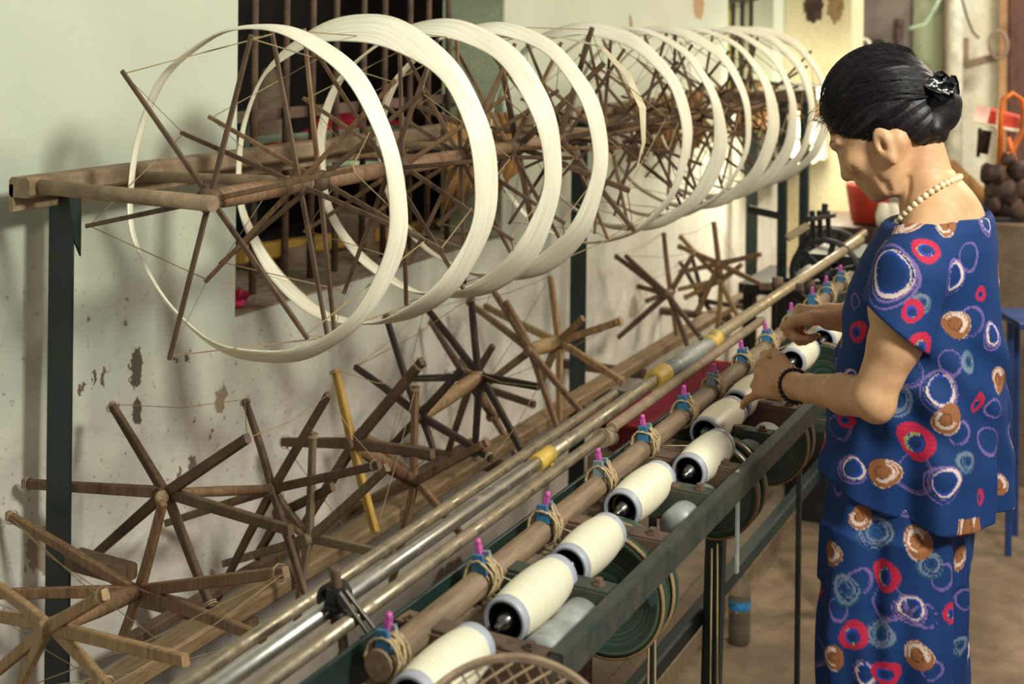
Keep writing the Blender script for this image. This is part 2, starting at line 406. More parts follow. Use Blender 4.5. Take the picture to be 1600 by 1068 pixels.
# ------------------------------------------------------------------ overhead swifts (at rest) and the skeins on them
RA = .293; HL = .125
def swift(y, rot, label, group=None, RR_=.276, aw=.0095):
    th_ = thing('swift', (AX, y, AZ), label, 'swift', group)
    o = Vector((AX, y, AZ))
    MB().tube([o+Vector((0, -HL-.006, 0)), o+Vector((0, -HL*.5, 0)), o+Vector((0, HL*.5, 0)), o+Vector((0, HL+.006, 0))], [.016, .018, .0165, .015], 12).build('axle_tube', M['brown_wood'], th_)
    tips = []
    for s, off in ((-1, 0), (1, PI/6)):
        for k in range(6):
            a = rot+off+k*PI/3
            d = Vector((math.cos(a), 0, math.sin(a)))
            c = o+Vector((0, s*(HL-.004*(k % 3)), 0))
            MB().bar(c, c+d*(RR_+.006), aw, aw*.62, up=(0, 1, 0), w1=aw*.8, t1=aw*.6).build('arm', random.choice([M['dark_wood'], M['dark_wood'], M['brown_wood']]), th_)
            tips.append((a, c+d*RR_))
        MB().lathe([(.0, s*HL-.012), (.02, s*HL-.012), (.02, s*HL+.012), (.0, s*HL+.012)], o, 'Y', 14).build('hub', M['dark_wood'], th_)
    tips.sort(key=lambda x: x[0] % (2*PI)); pts = [p for _, p in tips]
    MB().tube(pts+[pts[0]], .0013, 5, smooth=False).build('cord', M['cord'], th_)
    return th_
def skein_mesh(y, wid, thick, seed, R=.283, part=None, wave=.5):
    rnd = random.Random(seed); ph = [rnd.uniform(0, 2*PI) for _ in range(5)]
    N = 120; vs = []; fs = []; prof = [(-1, -.3), (-.93, .35), (-.5, .8), (0, 1), (.5, .8), (.93, .35), (1, -.3), (.5, -.8), (0, -1), (-.5, -.8)]
    m = len(prof)
    for i in range(N):
        a = 2*PI*i/N
        r = R*(1+.0035*math.cos(12*a+ph[0])+.003*math.sin(3*a+ph[1]))
        ww = wid*(1+.22*math.sin(2*a+ph[2])+.1*math.sin(5*a+ph[3])); tw = .42+wave*math.sin(a+ph[4])+.2*wave*math.sin(3*a+ph[1])
        yo = .006*math.sin(2*a+ph[3])+.004*math.sin(6*a+ph[0])
        for q, s in prof:
            yy = q*ww/2; rr = s*thick/2
            y2 = yy*math.cos(tw)-rr*math.sin(tw); r2 = yy*math.sin(tw)+rr*math.cos(tw)
            vs.append((AX+(r+r2)*math.cos(a), y+yo+y2, AZ+(r+r2)*math.sin(a)))
    for i in range(N):
        for j in range(m):
            A, B = i*m, ((i+1) % N)*m
            fs.append((A+j, B+j, B+(j+1) % m, A+(j+1) % m))
    return MB().add(vs, fs, True)
def sk(y, wid, thick, seed, label, wave=.28):
    mb = skein_mesh(y, wid, thick, seed, wave=wave)
    return mb.build('yarn_skein', M['skein'], None, at=(AX, y, AZ), label=label, cat='skein', group='cream skeins on the overhead swifts')
YR = [1.868, 2.175, 2.47, 2.715, 3.28, 3.56, 3.83, 4.09, 4.34, 4.58, 4.80]
WD = [.040, .064, .058, .050, .044, .040, .042, .046, .040, .036, .036]
nm = ['nearest the camera', 'second from the left, crossing the window', 'third from the left', 'fourth from the left',
      'first behind the bare still swift', 'second behind the bare still swift', 'third behind the bare still swift', 'fourth behind the bare still swift', 'third from the far end of the row',
      'last but one at the far end', 'last at the far end']
for i, y in enumerate(YR):
    swift(y, random.uniform(0, PI/3) if i else 1.28, 'wooden overhead swift inside the big skein '+nm[i], 'overhead wooden swifts')
    sk(y, WD[i], .0065, 11+i, 'large round cream silk skein, '+nm[i])
st = swift(3.0, math.radians(103), 'still wooden overhead swift with bare arms and few threads', 'overhead wooden swifts', .293, .015)
# thin sheet of threads left on the still swift
th2 = MB(); o = Vector((AX, 3.0, AZ))
for k in range(16):
    f = (k-8)/8; pts = []
    for j, ad in enumerate((122, 100, 78, 58, 38, 20, 2, -12)):
        a = math.radians(ad); wq = [.2, .5, .5, .7, 1, 1, .5, .1][j]
        r = [.285, .27, .265, .282, .278, .275, .262, .25][j]
        pts.append(o+Vector((math.cos(a)*r, .03+f*.022*wq, math.sin(a)*r)))
    th2.tube(pts, .0011, 4, smooth=False)
th2.build('thread_sheet', M['thread'], None, at=(AX, 3.0, AZ), label='thin flat sheet of loose white threads hanging on the still swift', cat='threads', kind='stuff')

# ------------------------------------------------------------------ lower swifts, resting loosely against the wall
LX = -1.62
def star(th_, hub, tips, D=None, wood='brown_wood', X=LX, w=.021, woods={}, lean=.35, arms=[]):
    hp = atX(hub[0], hub[1], X) if D is None else atD(hub[0], hub[1], D)
    n = Vector((lean, 1, 0)).normalized() if not isinstance(lean, Vector) else lean
    out = []
    for i, tpx in enumerate(tips):
        p = atP(tpx[0], tpx[1], hp, n)
        if p.x < WX+.03: p = atX(tpx[0], tpx[1], WX+.03)
        mb = MB().bar(hp-(p-hp).normalized()*.008+n*(.003*(i % 3)), p, w, w*.62, up=n, w1=w*.8, t1=w*.55, bow=random.uniform(-.004, .004))
        mb.build('arm', M[woods.get(i, wood)], th_); out.append(p)
        # thread lashing at the tip
        if i % 2 == 0:
            q = p.lerp(hp, .04); mb = MB()
            for s in range(2): mb.lathe([(w*.62, -.001), (w*.66, 0), (w*.62, .001)], (0, 0, 0), 'Z', 8)
            d, sx, u = frame_of(p-hp); R3 = Matrix((sx, u, d)).transposed()
            mb.v = [tuple(q+R3 @ Vector(v)+d*(.004 if j >= 24 else 0)) for j, v in enumerate(mb.v)]
            mb.build('lashing', M['twine'], th_)
    MB().tube([hp-n*.016, hp+n*.016], .013, 10).build('hub', M[wood], th_)
    return hp, out
def cords(th_, a, b, k=4):
    mb = MB(); pts = []
    for i in range(k):
        if i < len(a): pts.append(a[i])
        if i < len(b): pts.append(b[i])
    for i in range(len(pts)-1):
        m_ = (pts[i]+pts[i+1])/2-Vector((0, 0, .012))
        mb.tube([pts[i], m_, pts[i+1]], .0009, 4, smooth=False)
    mb.build('cord', M['cord'], th_)
def axle(th_, a, b, r=.016, wood='brown_wood'):
    MB().tube([a, a.lerp(b, .5), b], [r*.85, r, r*.9], 12).build('axle_tube', M[wood], th_)
G = 'empty wooden swifts leaning along the wall'
s1 = thing('swift', atX(76, 980, LX), 'light brown empty swift lying lowest at the left edge in front of the green post', 'swift', G)
h1, t1 = star(s1, (76, 980), [(165, 928), (290, 1031), (168, 1072), (28, 1078), (-25, 1066), (-30, 958), (-25, 902)], wood='light_wood', X=LX+.12, w=.02)
h3, t3 = star(s1, (213, 924), [(12, 804), (-40, 928), (447, 893), (412, 997), (184, 1012), (254, 785)], X=LX)
axle(s1, h1, h3); cords(s1, t1[:4], t3[:4])
s2 = thing('swift', atX(258, 770, LX-.05), 'empty swift with pale lashed hub above the slanting plank beside the green post', 'swift', G)
h2, t2 = star(s2, (258, 770), [(174, 631), (387, 684), (36, 755), (148, 867), (330, 950), (455, 828)], wood='dark_wood', X=LX-.05)
h4, t4 = star(s2, (425, 764), [(382, 624), (513, 616), (593, 726), (480, 938), (337, 940), (259, 817)], wood='dark_wood', X=LX-.06, w=.019)
axle(s2, h2, h4, .01); cords(s2, t2[:2], t4[:3])
MB().ball(h2+Vector((.01, -.02, 0)), .013, 10, 6).build('lashed_hub', M['twine'], s2)
s3 = thing('swift', atX(483, 841, LX), 'dusty brown empty swift low beside the long plank, behind the chrome rods', 'swift', G)
h5, t5 = star(s3, (483, 841), [(489, 675), (605, 730), (618, 869), (463, 983), (434, 775), (350, 880)], wood='dusty_wood', w=.02)
h6, t6 = star(s3, (440, 800), [(400, 870), (520, 760), (470, 905)], wood='dark_wood', X=LX-.1)
axle(s3, h5, h6, .012)
s4 = thing('swift', atX(551, 693, LX), 'empty swift with one yellow painted arm, between the brown and the black swifts', 'swift', G)
h7, t7 = star(s4, (551, 693), [(524, 577), (587, 831), (442, 690), (676, 709), (660, 564), (476, 818)], wood='dark_wood', woods={0: 'yellow_wood', 1: 'yellow_wood'}, w=.024)
h8, t8 = star(s4, (647, 752), [(650, 602), (612, 912), (560, 672), (536, 799), (762, 690), (730, 845)], wood='brown_wood')
axle(s4, h7, h8, .017); cords(s4, t7[:4], t8[:4])
s5 = thing('swift', atX(655, 650, LX), 'black empty swift with a thick tan axle below the big skeins', 'swift', G)
h9, t9 = star(s5, (655, 650), [(602, 490), (555, 573), (605, 703), (723, 574), (768, 717), (678, 705)], wood='black_wood', w=.019)
h10, t10 = star(s5, (748, 588), [(736, 464), (664, 478), (645, 591), (841, 604), (741, 717), (822, 719)], wood='black_wood', w=.021)
axle(s5, h9, h10, .02, 'light_wood'); cords(s5, t9[:5], t10[:5], 5)
s5b = thing('swift', atX(770, 620, LX-.1), 'thin brown empty swift half hidden behind the black one', 'swift', G)
ha, ta = star(s5b, (735, 600), [(672, 500), (770, 540), (835, 632), (700, 705)], wood='dark_wood', X=LX-.14)
hb, tb = star(s5b, (770, 650), [(812, 722), (720, 560)], wood='brown_wood', X=LX-.14); axle(s5b, ha, hb, .012)
s6 = thing('swift', atX(828, 547, LX), 'pale tan empty swift with long arms spread in front of the middle green post', 'swift', G)
h11, t11 = star(s6, (828, 547), [(768, 450), (730, 471), (753, 606), (911, 646), (873, 674), (790, 470)], wood='brown_wood', w=.021)
h12, t12 = star(s6, (872, 534), [(757, 478), (860, 431), (971, 501), (911, 497), (975, 598), (874, 656), (845, 600)], wood='light_wood', w=.023, woods={3: 'brown_wood', 6: 'brown_wood'})
axle(s6, h11, h12, .022, 'light_wood'); cords(s6, t11[:3], t12[:3])
s7 = thing('swift', atX(1040, 460, LX), 'brown empty swift with thin crossed arms right of the middle green post', 'swift', G)
h13, t13 = star(s7, (1042, 460), [(961, 399), (977, 399), (996, 447), (966, 527), (1097, 530), (1074, 540)], wood='dark_wood', w=.02)
h14, t14 = star(s7, (1048, 455), [(1037, 363), (1085, 395), (1010, 470), (1060, 540)], wood='brown_wood', X=LX-.1, w=.02)
axle(s7, h13, h14, .014); cords(s7, t13[:4], t14[:3])
s8 = thing('swift', atX(1124, 430, LX), 'farthest empty swift with a fan of golden brown arms, near the back posts', 'swift', G)
h15, t15 = star(s8, (1126, 437), [(1062, 368), (1159, 413), (1121, 518), (1154, 496), (1070, 465), (1060, 452)], wood='light_wood', w=.022)
h16, t16 = star(s8, (1123, 412), [(1115, 346), (1189, 397), (1060, 384), (1199, 448), (1062, 425), (1090, 490)], wood='brown_wood', w=.022)
axle(s8, h15, h16, .014); cords(s8, t15[:3], t16[:3])
s9 = thing('swift', atX(1095, 470, LX-.12), 'small dark empty swift partly hidden under the golden brown one', 'swift', G)
h17, t17 = star(s9, (1098, 470), [(1062, 408), (1131, 509), (1080, 397), (1085, 495), (1160, 480)], wood='black_wood', X=LX-.14, w=.02)

# long slanting planks that carry the lower swifts
def plank(pa, pb, X, w, tk, mat, label, name='plank'):
    a, b = atX(pa[0], pa[1], X), atX(pb[0], pb[1], X)
    mb = MB().bar(a, b, w, tk)
    return mb.build(name, mat, None, at=(a+b)/2, label=label, cat='plank')
plank((150, 1085), (1290, 385), -1.70, .06, .035, M['plank_wood'], 'long dusty wooden plank running along the wall under the empty swifts')
plank((185, 1010), (740, 690), -1.84, .03, .02, M['dark_wood'], 'thin dark batten behind the long plank close to the wall')
for k, yk in enumerate((2.2, 3.3, 4.4, 5.4)):
    a_, b_ = atX(150, 1085, -1.70), atX(1290, 385, -1.70); z_ = a_.z+(b_.z-a_.z)*(yk-a_.y)/(b_.y-a_.y)
    MB().bar((WX, yk, z_-.036), (-1.67, yk, z_-.036), .035, .03).build('wall_bracket', M['dark_wood'], fr)
pm = atX(120, 872, BX+.03)
MB().bar(atX(116, 872, BX+.03), atX(200, 896, BX+.17), .045, .03).build('bracket', M['dark_wood'], fr)
# ------------------------------------------------------------------ winding machine
IX = -.65; iz = atX(1066, 835, IX).z
m = thing('winding_machine', (-.85, 3, FZ), 'long dark green winding machine bench with cross brackets and green pulleys', 'machine')

iy0 = atX(878, 1022, IX).y; iy1 = 4.6
MB().bar((IX, iy0, iz-.019), (IX, iy1, iz-.019), .004, .038).bar((IX-.008, iy0, iz), (IX-.008, iy1, iz), .016, .003).build('front_angle_iron', M['dusty_green'], m)
MB().bar((-.885, 1.2, iz-.045), (-.885, iy1, iz-.045), .006, .085).build('rear_angle_iron', M['green_steel'], m)
MB().bar((-.82, 1.2, iz-.04), (-.82, iy1, iz-.04), .085, .006).build('lint_tray', M['dust'], m)
# cross brackets with a bolt each
BRX = [880, 981, 1061, 1131, 1170, 1223, 1262, 1296]
for i, px in enumerate(BRX):
    y = atX(px, 800, IX).y
    b = MB().bar((-.875, y+.01, iz-.004), (IX-.02, y, iz-.004), .032, .006).bar((-.86, y-.012, iz-.03), (IX-.02, y-.014, iz-.03), .005, .05, up=(0, 0, 1)).build('cross_bracket', M['dusty_green'] if i % 2 else M['rust_steel'], m)
    for xx in (-.69, -.855):
        MB().lathe([(.0, .009), (.006, .009), (.006, .003), (.009, .003), (.009, 0)], (xx, y, iz-.001), 'Z', 6, smooth=False).build('bolt', M['rust_steel'], b)
    MB().bar((-.752, y-.004, iz-.006), (-.722, y-.004, iz-.006), .018, .018).build('bearing_block', M['rust_steel'], b)
# legs and lower rails
for y in (1.75, 2.84, 3.95, 4.5):
    MB().bar((-.92, y, FZ), (-.90, y, iz-.05), .04, .04).build('leg', M['green_steel'], m)
    MB().bar((-.91, y, iz-.12), (IX, y, iz-.04), .03, .03).build('brace', M['green_steel'], m)
for px, y0_, y1_ in ((1020, 955, 1075), (1248, 640, 775)):
    y = atX(px, 800, -.80).y
    MB().bar((-.80, y, FZ), (-.80, y, iz-.05), .012, .012).build('leg', M['black_iron'], m)
MB().bar((-.95, 1.3, .30), (-.95, 4.6, .30), .03, .04).build('lower_rail', M['green_steel'], m)
ya = atX(905, 612, BX+.03).y; za = atX(905, 612, BX+.03).z
MB().bar((BX+.03, ya, za), (-.95, ya, za), .04, .04).build('tie_bar', M['dusty_green'], m)
# floor sleeper plank
MB().bar((-1.24, 1.2, FZ+.03), (-1.24, 5.2, FZ+.03), .12, .06).build('floor_plank', M['dusty_wood'], None, at=(-1.24, 3.2, FZ), label='dusty wooden sleeper plank lying on the floor along the foot of the machine', cat='plank')
# pulleys (large dark green flanged wheels) on a shaft
t = NT('pulley_green'); n = t.noise(1, 3, .5, stretch=(3, 3, 3))
ob = t.nd('ShaderNodeSeparateXYZ', {0: t.tc.outputs['Object']})
rr = t.math('SQRT', t.math('ADD', t.math('POWER', ob.outputs[0], 2.0), t.math('POWER', ob.outputs[2], 2.0)))
rn = t.nd('ShaderNodeTexNoise', {'W': t.math('MULTIPLY', rr, 160.0), 'Scale': 1.0, 'Detail': 3.0}, noise_dimensions='1D')
col = t.mix(t.ramp(rn, [(.45, (0, 0, 0, 1)), (.8, (.6, .6, .6, 1))]), lin((32, 62, 50)), lin((120, 124, 104)))
M['pulley'] = t.fin(col, .35)
PX_, PZ_ = -.755, None
PX_ = -.755; PZ_ = iz-.092
def pulley(y, R, two=True):
    e = bpy.data.objects.new('pulley', None); C.objects.link(e); e.parent = m
    L = Vector((PX_, y, PZ_)); e.location = L-ORG[m.name]; ORG[e.name] = e.location.copy()
    return L, e
for i, (px, R) in enumerate([(948, .092), (1112, .085), (1192, .09), (1285, .09)]):
    y = atX(px, 900, PX_).y
    L = Vector((PX_, y, PZ_))
    def disc(yy, R, nm, mt):
        mb = MB().lathe([(.008, -.006), (R-.02, -.006), (R-.014, -.011), (R, -.011), (R+.002, -.008), (R+.002, .008), (R, .011), (R-.014, .011), (R-.02, .006), (.008, .006)], (0, 0, 0), 'Y', 56)
        me_o = mb.build(nm, mt, m); me_o.location = Vector((PX_, yy, PZ_))-ORG[m.name]
        me_o.data.transform(Matrix.Translation(ORG[m.name])); return me_o
    a = disc(y, R, 'pulley', M['pulley']); b = disc(y+.045, R, 'pulley', M['pulley'])
    mb = MB()
    for yy in (y-.011, y+.034): mb.lathe([(R-.001, -.0015), (R+.003, -.0015), (R+.003, .0015), (R-.001, .0015)], (PX_, yy, PZ_), 'Y', 56)
    mb.build('pulley_rim', M['light_wood'], m)
MB().tube([(PX_, 1.3, PZ_), (PX_, 4.6, PZ_)], .009, 10).build('shaft', M['steel'], m)
# grey drums that drive the bobbins
for px, r in ((888, .03), (1188, .03), (1085, .028)):
    y = atX(px, 950, -.70).y
    MB().lathe([(.0, -.07), (r, -.07), (r, -.015), (r*.93, -.012), (r*.93, .012), (r, .015), (r, .07), (.0, .07)], (-.708, y, iz-.045), 'Y', 28).build('drive_drum', M['galv'], m)
# belts
for px in (985, 1085):
    y = atX(px, 990, PX_).y
    MB().tube([(PX_+.04, y, PZ_-.06), (PX_+.045, y, .2)], .002, 5).tube([(PX_+.03, y, PZ_-.07), (PX_+.03, y, .2)], .002, 5).build('belt', M['cord'], m)
# motor and scraps under the bench
mt = thing('motor', (-1.42, 3.0, FZ), 'dark rusty motor housing on the floor under the machine bench', 'motor')
cr = thing('crate', (-1.3, 2.35, FZ), 'low dark slatted wooden crate on the floor under the machine bench', 'crate')  # stands for dark boxes, added to darken the space under the bench
for k in range(4): MB().box((-1.17, 2.35, FZ+.05+.085*k), (.012, .6, .07)).build('slat', M['black_wood'], cr)
for k in range(4): MB().box((-1.43, 2.35, FZ+.05+.085*k), (.012, .6, .07)).build('slat', M['black_wood'], cr)
for sy in (-1, 1): MB().box((-1.3, 2.35+sy*.31, FZ+.18), (.27, .012, .34)).build('end_panel', M['dark_wood'], cr)
MB().box((-1.3, 2.35, FZ+.02), (.25, .6, .02)).build('base_board', M['dark_wood'], cr)
MB().lathe([(0, -.15), (.09, -.15), (.12, -.12), (.12, .12), (.09, .15), (0, .15)], (-1.42, 3.0, .14), 'Y', 20).build('housing', M['motor'], mt)
MB().box((-1.42, 3.0, (.04+FZ)/2), (.2, .26, .04-FZ)).build('base', M['motor'], mt)
# ------------------------------------------------------------------ rods
def rod(name, pa, pb, X, r, mat, label, Xb=None, n=14):
    a, b = atX(pa[0], pa[1], X), atX(pb[0], pb[1], X if Xb is None else Xb)
    return MB().tube([a, b], r, n).build(name, mat, None, at=(a+b)/2, label=label, cat='rod'), a, b
RX = -.96
chrome = thing('chrome_rod', atX(600, 890, RX), 'long shiny chrome rod with yellow tape joints crossing the whole machine', 'rod')
MB().tube([atX(300, 1100, RX), atX(848, 717, RX)], .0112, 16).build('rod_section', M['chrome'], chrome)
MB().tube([atX(848, 717, RX), atX(1030, 588, RX)], .0125, 16).build('rod_section', M['dull_pipe'], chrome)
MB().tube([atX(1030, 588, RX), atX(1105, 541, RX)], .0185, 16).build('grey_sleeve', M['galv'], chrome)
MB().tube([atX(1105, 541, RX), atX(1118, 527, RX)], .016, 14).build('rod_section', M['beige_pipe'], chrome)
MB().tube([atX(1112, 529, RX), atX(1345, 374, RX)], .0135, 14).build('rod_section', M['beige_pipe'], chrome)
def tape(px, py, r, px2, py2):
    a, b = atX(px, py, RX), atX(px2, py2, RX)
    MB().tube([a, a.lerp(b, .3), a.lerp(b, .6), b], [r, r*1.06, r*.98, r*1.04], 12).tube([b+Vector((.0, 0, -r*.6)), b+Vector((.004, .0, -r*1.6))], [.006, .003], 6).build('yellow_tape', M['tape'], chrome)
tape(837, 725, .0145, 859, 708); tape(1020, 596, .0205, 1038, 582); tape(1108, 540, .019, 1119, 527)
rod('dull_rod', (240, 1100), (960, 615), -1.07, .0098, M['dull_pipe'], 'dull spotted metal rod just left of the chrome rod')
rod('dull_rod', (370, 1100), (960, 668), -.915, .0095, M['dull_pipe'], 'dull metal rod just right of the chrome rod')
rod('brown_rod', (955, 668), (1190, 500), -.915, .010, M['rusty_pipe'], 'brown rusty rod end running to the far pegs')
kn = atX(946, 688, -.915)
MB().tube([kn+Vector((0, -.02, .01)), kn+Vector((0, .03, -.004))], [.018, .014], 10).build('rag_knot', M['dusty_wood'], None, at=kn, label='dusty rag knotted round the right hand rod', cat='rag')
# clamp with threaded rod at the front
a = atX(523, 885, RX+.02); b = atX(545, 1085, RX+.02)
cl = thing('rod_clamp', b, 'dark threaded upright with nut and strap clamping the chrome rod', 'clamp')
pts = [a.lerp(b, k/40) for k in range(41)]
MB().tube(pts, [.0062+.0009*(k % 2) if k < 14 else .0068 for k in range(41)], 10).build('threaded_rod', M['rust_steel'], cl)
c = atX(524, 935, RX+.02); MB().lathe([(0, .014), (.013, .014), (.013, -.004), (.016, -.004), (.016, -.009), (0, -.009)], c, 'Z', 6, smooth=False).build('nut', M['black_iron'], cl)
c = atX(531, 962, RX+.02); MB().lathe([(0, .008), (.012, .008), (.012, -.008), (0, -.008)], c, 'Z', 12).build('nut', M['black_iron'], cl)
c = atX(543, 1055, RX+.02); MB().lathe([(0, .03), (.012, .03), (.018, .01), (.018, -.03), (0, -.03)], c, 'Z', 12).build('foot_nut', M['black_iron'], cl)
for dx in (0, 10):
    MB().bar(atX(530+dx, 925-dx*.3, RX+.035), atX(583+dx*.9, 1000-dx, -.885), .007, .004).build('strap', M['steel'], cl)
MB().bar(atX(574, 992, -.895), atX(590, 1040, -.87), .02, .004).build('strap_end', M['black_iron'], cl)
MB().lathe([(.015, -.012), (.020, -.012), (.020, .012), (.015, .012)], atX(523, 932, RX), 'Y', 16).build('ring_clamp', M['black_iron'], cl)
# peg rail
GX = -.84
ra, rb = atX(590, 1040, GX), atX(1330, 432, GX)
rail = MB().tube([ra, ra.lerp(rb, .3)+Vector((0, 0, -.002)), ra.lerp(rb, .7), rb], [.0185, .0175, .0165, .016], 12).build('peg_rail', M['rail_wood'], None, at=(ra+rb)/2, label='long round wooden rail tied with clothes pegs beside the bobbins', cat='rail')
for z0 in (1.6, 2.6, 3.6):
    MB().bar((GX-.02, z0, iz-.09), (GX-.02, z0, iz-.02), .02, .02).build('rail_stand', M['black_iron'], rail)
def peg(px, py, k, label):
    c = atX(px, py, GX)
    rc = ra+(rb-ra)*((c.y-ra.y)/(rb.y-ra.y)); y = c.y; tz = rc.z+.0175
    p = thing('clothes_peg', (GX, y, tz), label, 'clothes peg', 'clothes pegs tied on the wooden rail')
    rnd = random.Random(k)
    lean = rnd.uniform(-.006, .006)
    blue = M['blue_peg'] if k not in (3, 6, 9) else M['grey_peg']
    MB().bar((GX+.003, y-.008, tz-.004), (GX+.001, y-.010, tz+.022), .022, .008, up=(0, 1, 0), w1=.016, t1=.006).build('peg_leg', blue, p)
    MB().bar((GX+.012, y+.006, tz-.002), (GX+.007, y+.003, tz+.024), .014, .007, up=(0, 1, 0), w1=.010, t1=.006).build('peg_leg', M['grey_peg'], p)
    MB().bar((GX, y, tz+.010), (GX+lean, y, tz+.032), .0105, .009, w1=.0095, t1=.008).lathe([(0, .006), (.0035, .005), (.0045, .002), (.0045, -.003), (0, -.004)], (GX+lean, y, tz+.034), 'Z', 8).build('pink_tip', M['pink_peg'], p)
    tw = MB()
    for q in range(5):
        yy = y-.012+.006*q; pts = []
        for i in range(12):
            a_ = 2*PI*i/12; pts.append((GX+.003+math.cos(a_)*(.021+.003*rnd.random()), yy+rnd.uniform(-.003, .003), rc.z+.006+math.sin(a_)*(.024+.003*rnd.random())))
        tw.tube(pts, .0021, 5, closed=True)
    for q in range(4):
        tw.tube([(GX+.012, y+rnd.uniform(-.01, .01), tz+.02), (GX+.02, y+rnd.uniform(-.01, .01), tz), (GX+.023, y+rnd.uniform(-.014, .014), tz-.03-.012*rnd.random())], .0016, 4)
    tw.build('twine', M['twine'], p)
PEG = [(603, 985), (751, 878), (850, 806), (937, 737), (1006, 684), (1067, 632), (1112, 595), (1159, 553), (1197, 524), (1236, 494), (1268, 471), (1291, 448), (1313, 435)]
pl_ = ['at the near end of the rail by the steel clamp', 'second from the near end, above the first whole bobbin', 'third from the near end, by the second bracket', 'fourth from the near end, wrapped in white string', 'fifth from the near end, left of the third bobbin',
       'sixth from the near end, by the green cross bar', 'seventh from the near end, by the red basket', 'eighth from the near end, left of the near hand', 'ninth from the near end, above the near hand', 'tenth, just left of the far hand', 'eleventh, above the far hand', 'last but one at the far end', 'last at the far end by the sleeve']
for k, (x, y) in enumerate(PEG): peg(x, y+8, k, 'clothes peg tied with twine, '+pl_[k])

# ------------------------------------------------------------------ bobbins
def bobbin(x, y, z, L, label, R=.0285):
    b = thing('bobbin', (x, y, z), label, 'bobbin', 'cream yarn bobbins in a row on the machine')
    h = L/2
    prof = [(R, -h+.012)]+[(R+.0050*math.sin(PI*k/10)**.7, -h+.012+(L-.024)*k/10) for k in range(1, 10)]+[(R, h-.012)]
    MB().lathe(prof, (x, y, z), 'Y', 40).build('yarn', M['yarn'], b)
    for s in (-1, 1):
        e = s*h
        pr = [(R+.0002, e-s*.0155), (R+.0014, e-s*.014), (R+.0008, e-s*.001), (R-.001, e), (R-.004, e), (R-.005, e-s*.003)]
        if s < 0: pass
        MB().lathe(pr if s > 0 else pr, (x, y, z), 'Y', 40).build('collar', M['collar'], b)
        MB().lathe([(R-.0045, e), (R-.006, e-s*.035), (.012, e-s*.045), (.0, e-s*.045)], (x, y, z), 'Y', 32).build('bore', M['bore'], b)
    sp = MB().lathe([(0, -h-.02), (.004, -h-.02), (.004, -h-.006), (.008, -h-.006), (.009, -h+.002), (.012, -h+.004), (.012, -h+.016), (.016, -h+.018), (.016, -h+.04)], (x, y, z), 'Y', 18)
    sp.build('spindle', M['steel'], b)
    MB().tube([(x, y+h-.04, z), (x, y+h+.02, z)], .005, 10).build('spindle_tail', M['steel'], b)
    return b
BOB = [((787, 972), (872, 905), 'wholly seen in front, beside the second peg'), ((886, 887), (951, 822), 'second whole one, in front of the large green pulley'),
       ((970, 797), (1037, 745), 'third whole one with an orange ring in its bore'), ((1075, 738), (1131, 693), 'fourth whole one, set forward of the row'),
       ((1101, 678), (1152, 642), 'fifth whole one, just behind the forward one'), ((1149, 634), (1196, 597), 'touched by the near hand'),
       ((1237, 566), (1262, 537), 'standing clear between the two hands'), ((1285, 532), (1305, 510), 'smallest, mostly hidden behind the far hand')]
BZ0 = iz+.0
for i, (f, k, lb) in enumerate(BOB):
    a = atZ(f[0], f[1], BZ0); c2 = atX(k[0], k[1], a.x)
    L = min(max(c2.y-a.y, .12), .17)
    bb = bobbin(a.x, a.y+L/2, BZ0, L, 'cream yarn bobbin with grey collars, '+lb)
    if i == 2: MB().lathe([(.0185, -L/2+.015), (.0205, -L/2+.015), (.0205, -L/2+.022), (.0185, -L/2+.022)], (a.x, a.y+L/2, BZ0), 'Y', 24).build('orange_ring', M['yellow_paint'], bb)
a = atZ(700, 1045, BZ0)
bobbin(a.x+.0, a.y-.01, BZ0, .15, 'cream yarn bobbin with grey collars, nearest, half behind the wire guard')
# loose thread ends to the bobbins
for k, (i, j) in enumerate(((1, 0), (2, 1), (4, 3), (7, 6))):
    p = PEG[i]; A = atX(p[0]+8, p[1]+12, GX); B = atZ(BOB[j][0][0], BOB[j][0][1], BZ0)+Vector((-.025, .07, .022))
    MB().tube([A, (A+B)/2, B], .0007, 4).build('loose_thread', M['thread'], None, at=A, label=['pale thread from the second peg to the nearest whole bobbin', 'pale thread from the third peg to the second bobbin', 'pale thread from the fifth peg to the forward bobbin', 'pale thread by the eighth peg to the bobbin between the hands'][k], cat='thread')

# ------------------------------------------------------------------ wire guard in the foreground
Dg = 1.32; gc = atD(800, 1226, Dg); nrm = (Vector((0, -.35, 1))+FW*-.55).normalized()
ga = RT0; gb = nrm.cross(ga).normalized()
if gb.z < 0: gb = -gb
Rg = 188/FPX*Dg; sg = Rg/abs(gb.dot(UPV))*.0+Rg*1.06
gd = thing('wire_guard', gc, 'round domed guard of crossed brown wires with a flat rim, bottom edge of the picture', 'guard')
def gp(u, v, dome=True):
    r2 = (u*u+v*v); return gc+ga*(u*Rg)+gb*(v*sg)+nrm*(.03*(1-r2) if dome else 0)
MB().tube([gp(math.cos(a)*1., math.sin(a)*1., False) for a in [2*PI*k/72 for k in range(72)]], .0038, 8, closed=True).build('rim', M['rusty_pipe'], gd)
mb = MB()
for k in range(72):
    a0, a1 = 2*PI*k/72, 2*PI*(k+1)/72
    q = [gp(math.cos(a0), math.sin(a0), False), gp(math.cos(a1), math.sin(a1), False), gp(math.cos(a1)*.94, math.sin(a1)*.94), gp(math.cos(a0)*.94, math.sin(a0)*.94)]
    mb.add(q+[p-nrm*.0015 for p in q], [(0, 1, 2, 3), (7, 6, 5, 4), (0, 4, 5, 1), (2, 6, 7, 3)], True)
mb.build('rim_band', M['rust_steel'], gd)
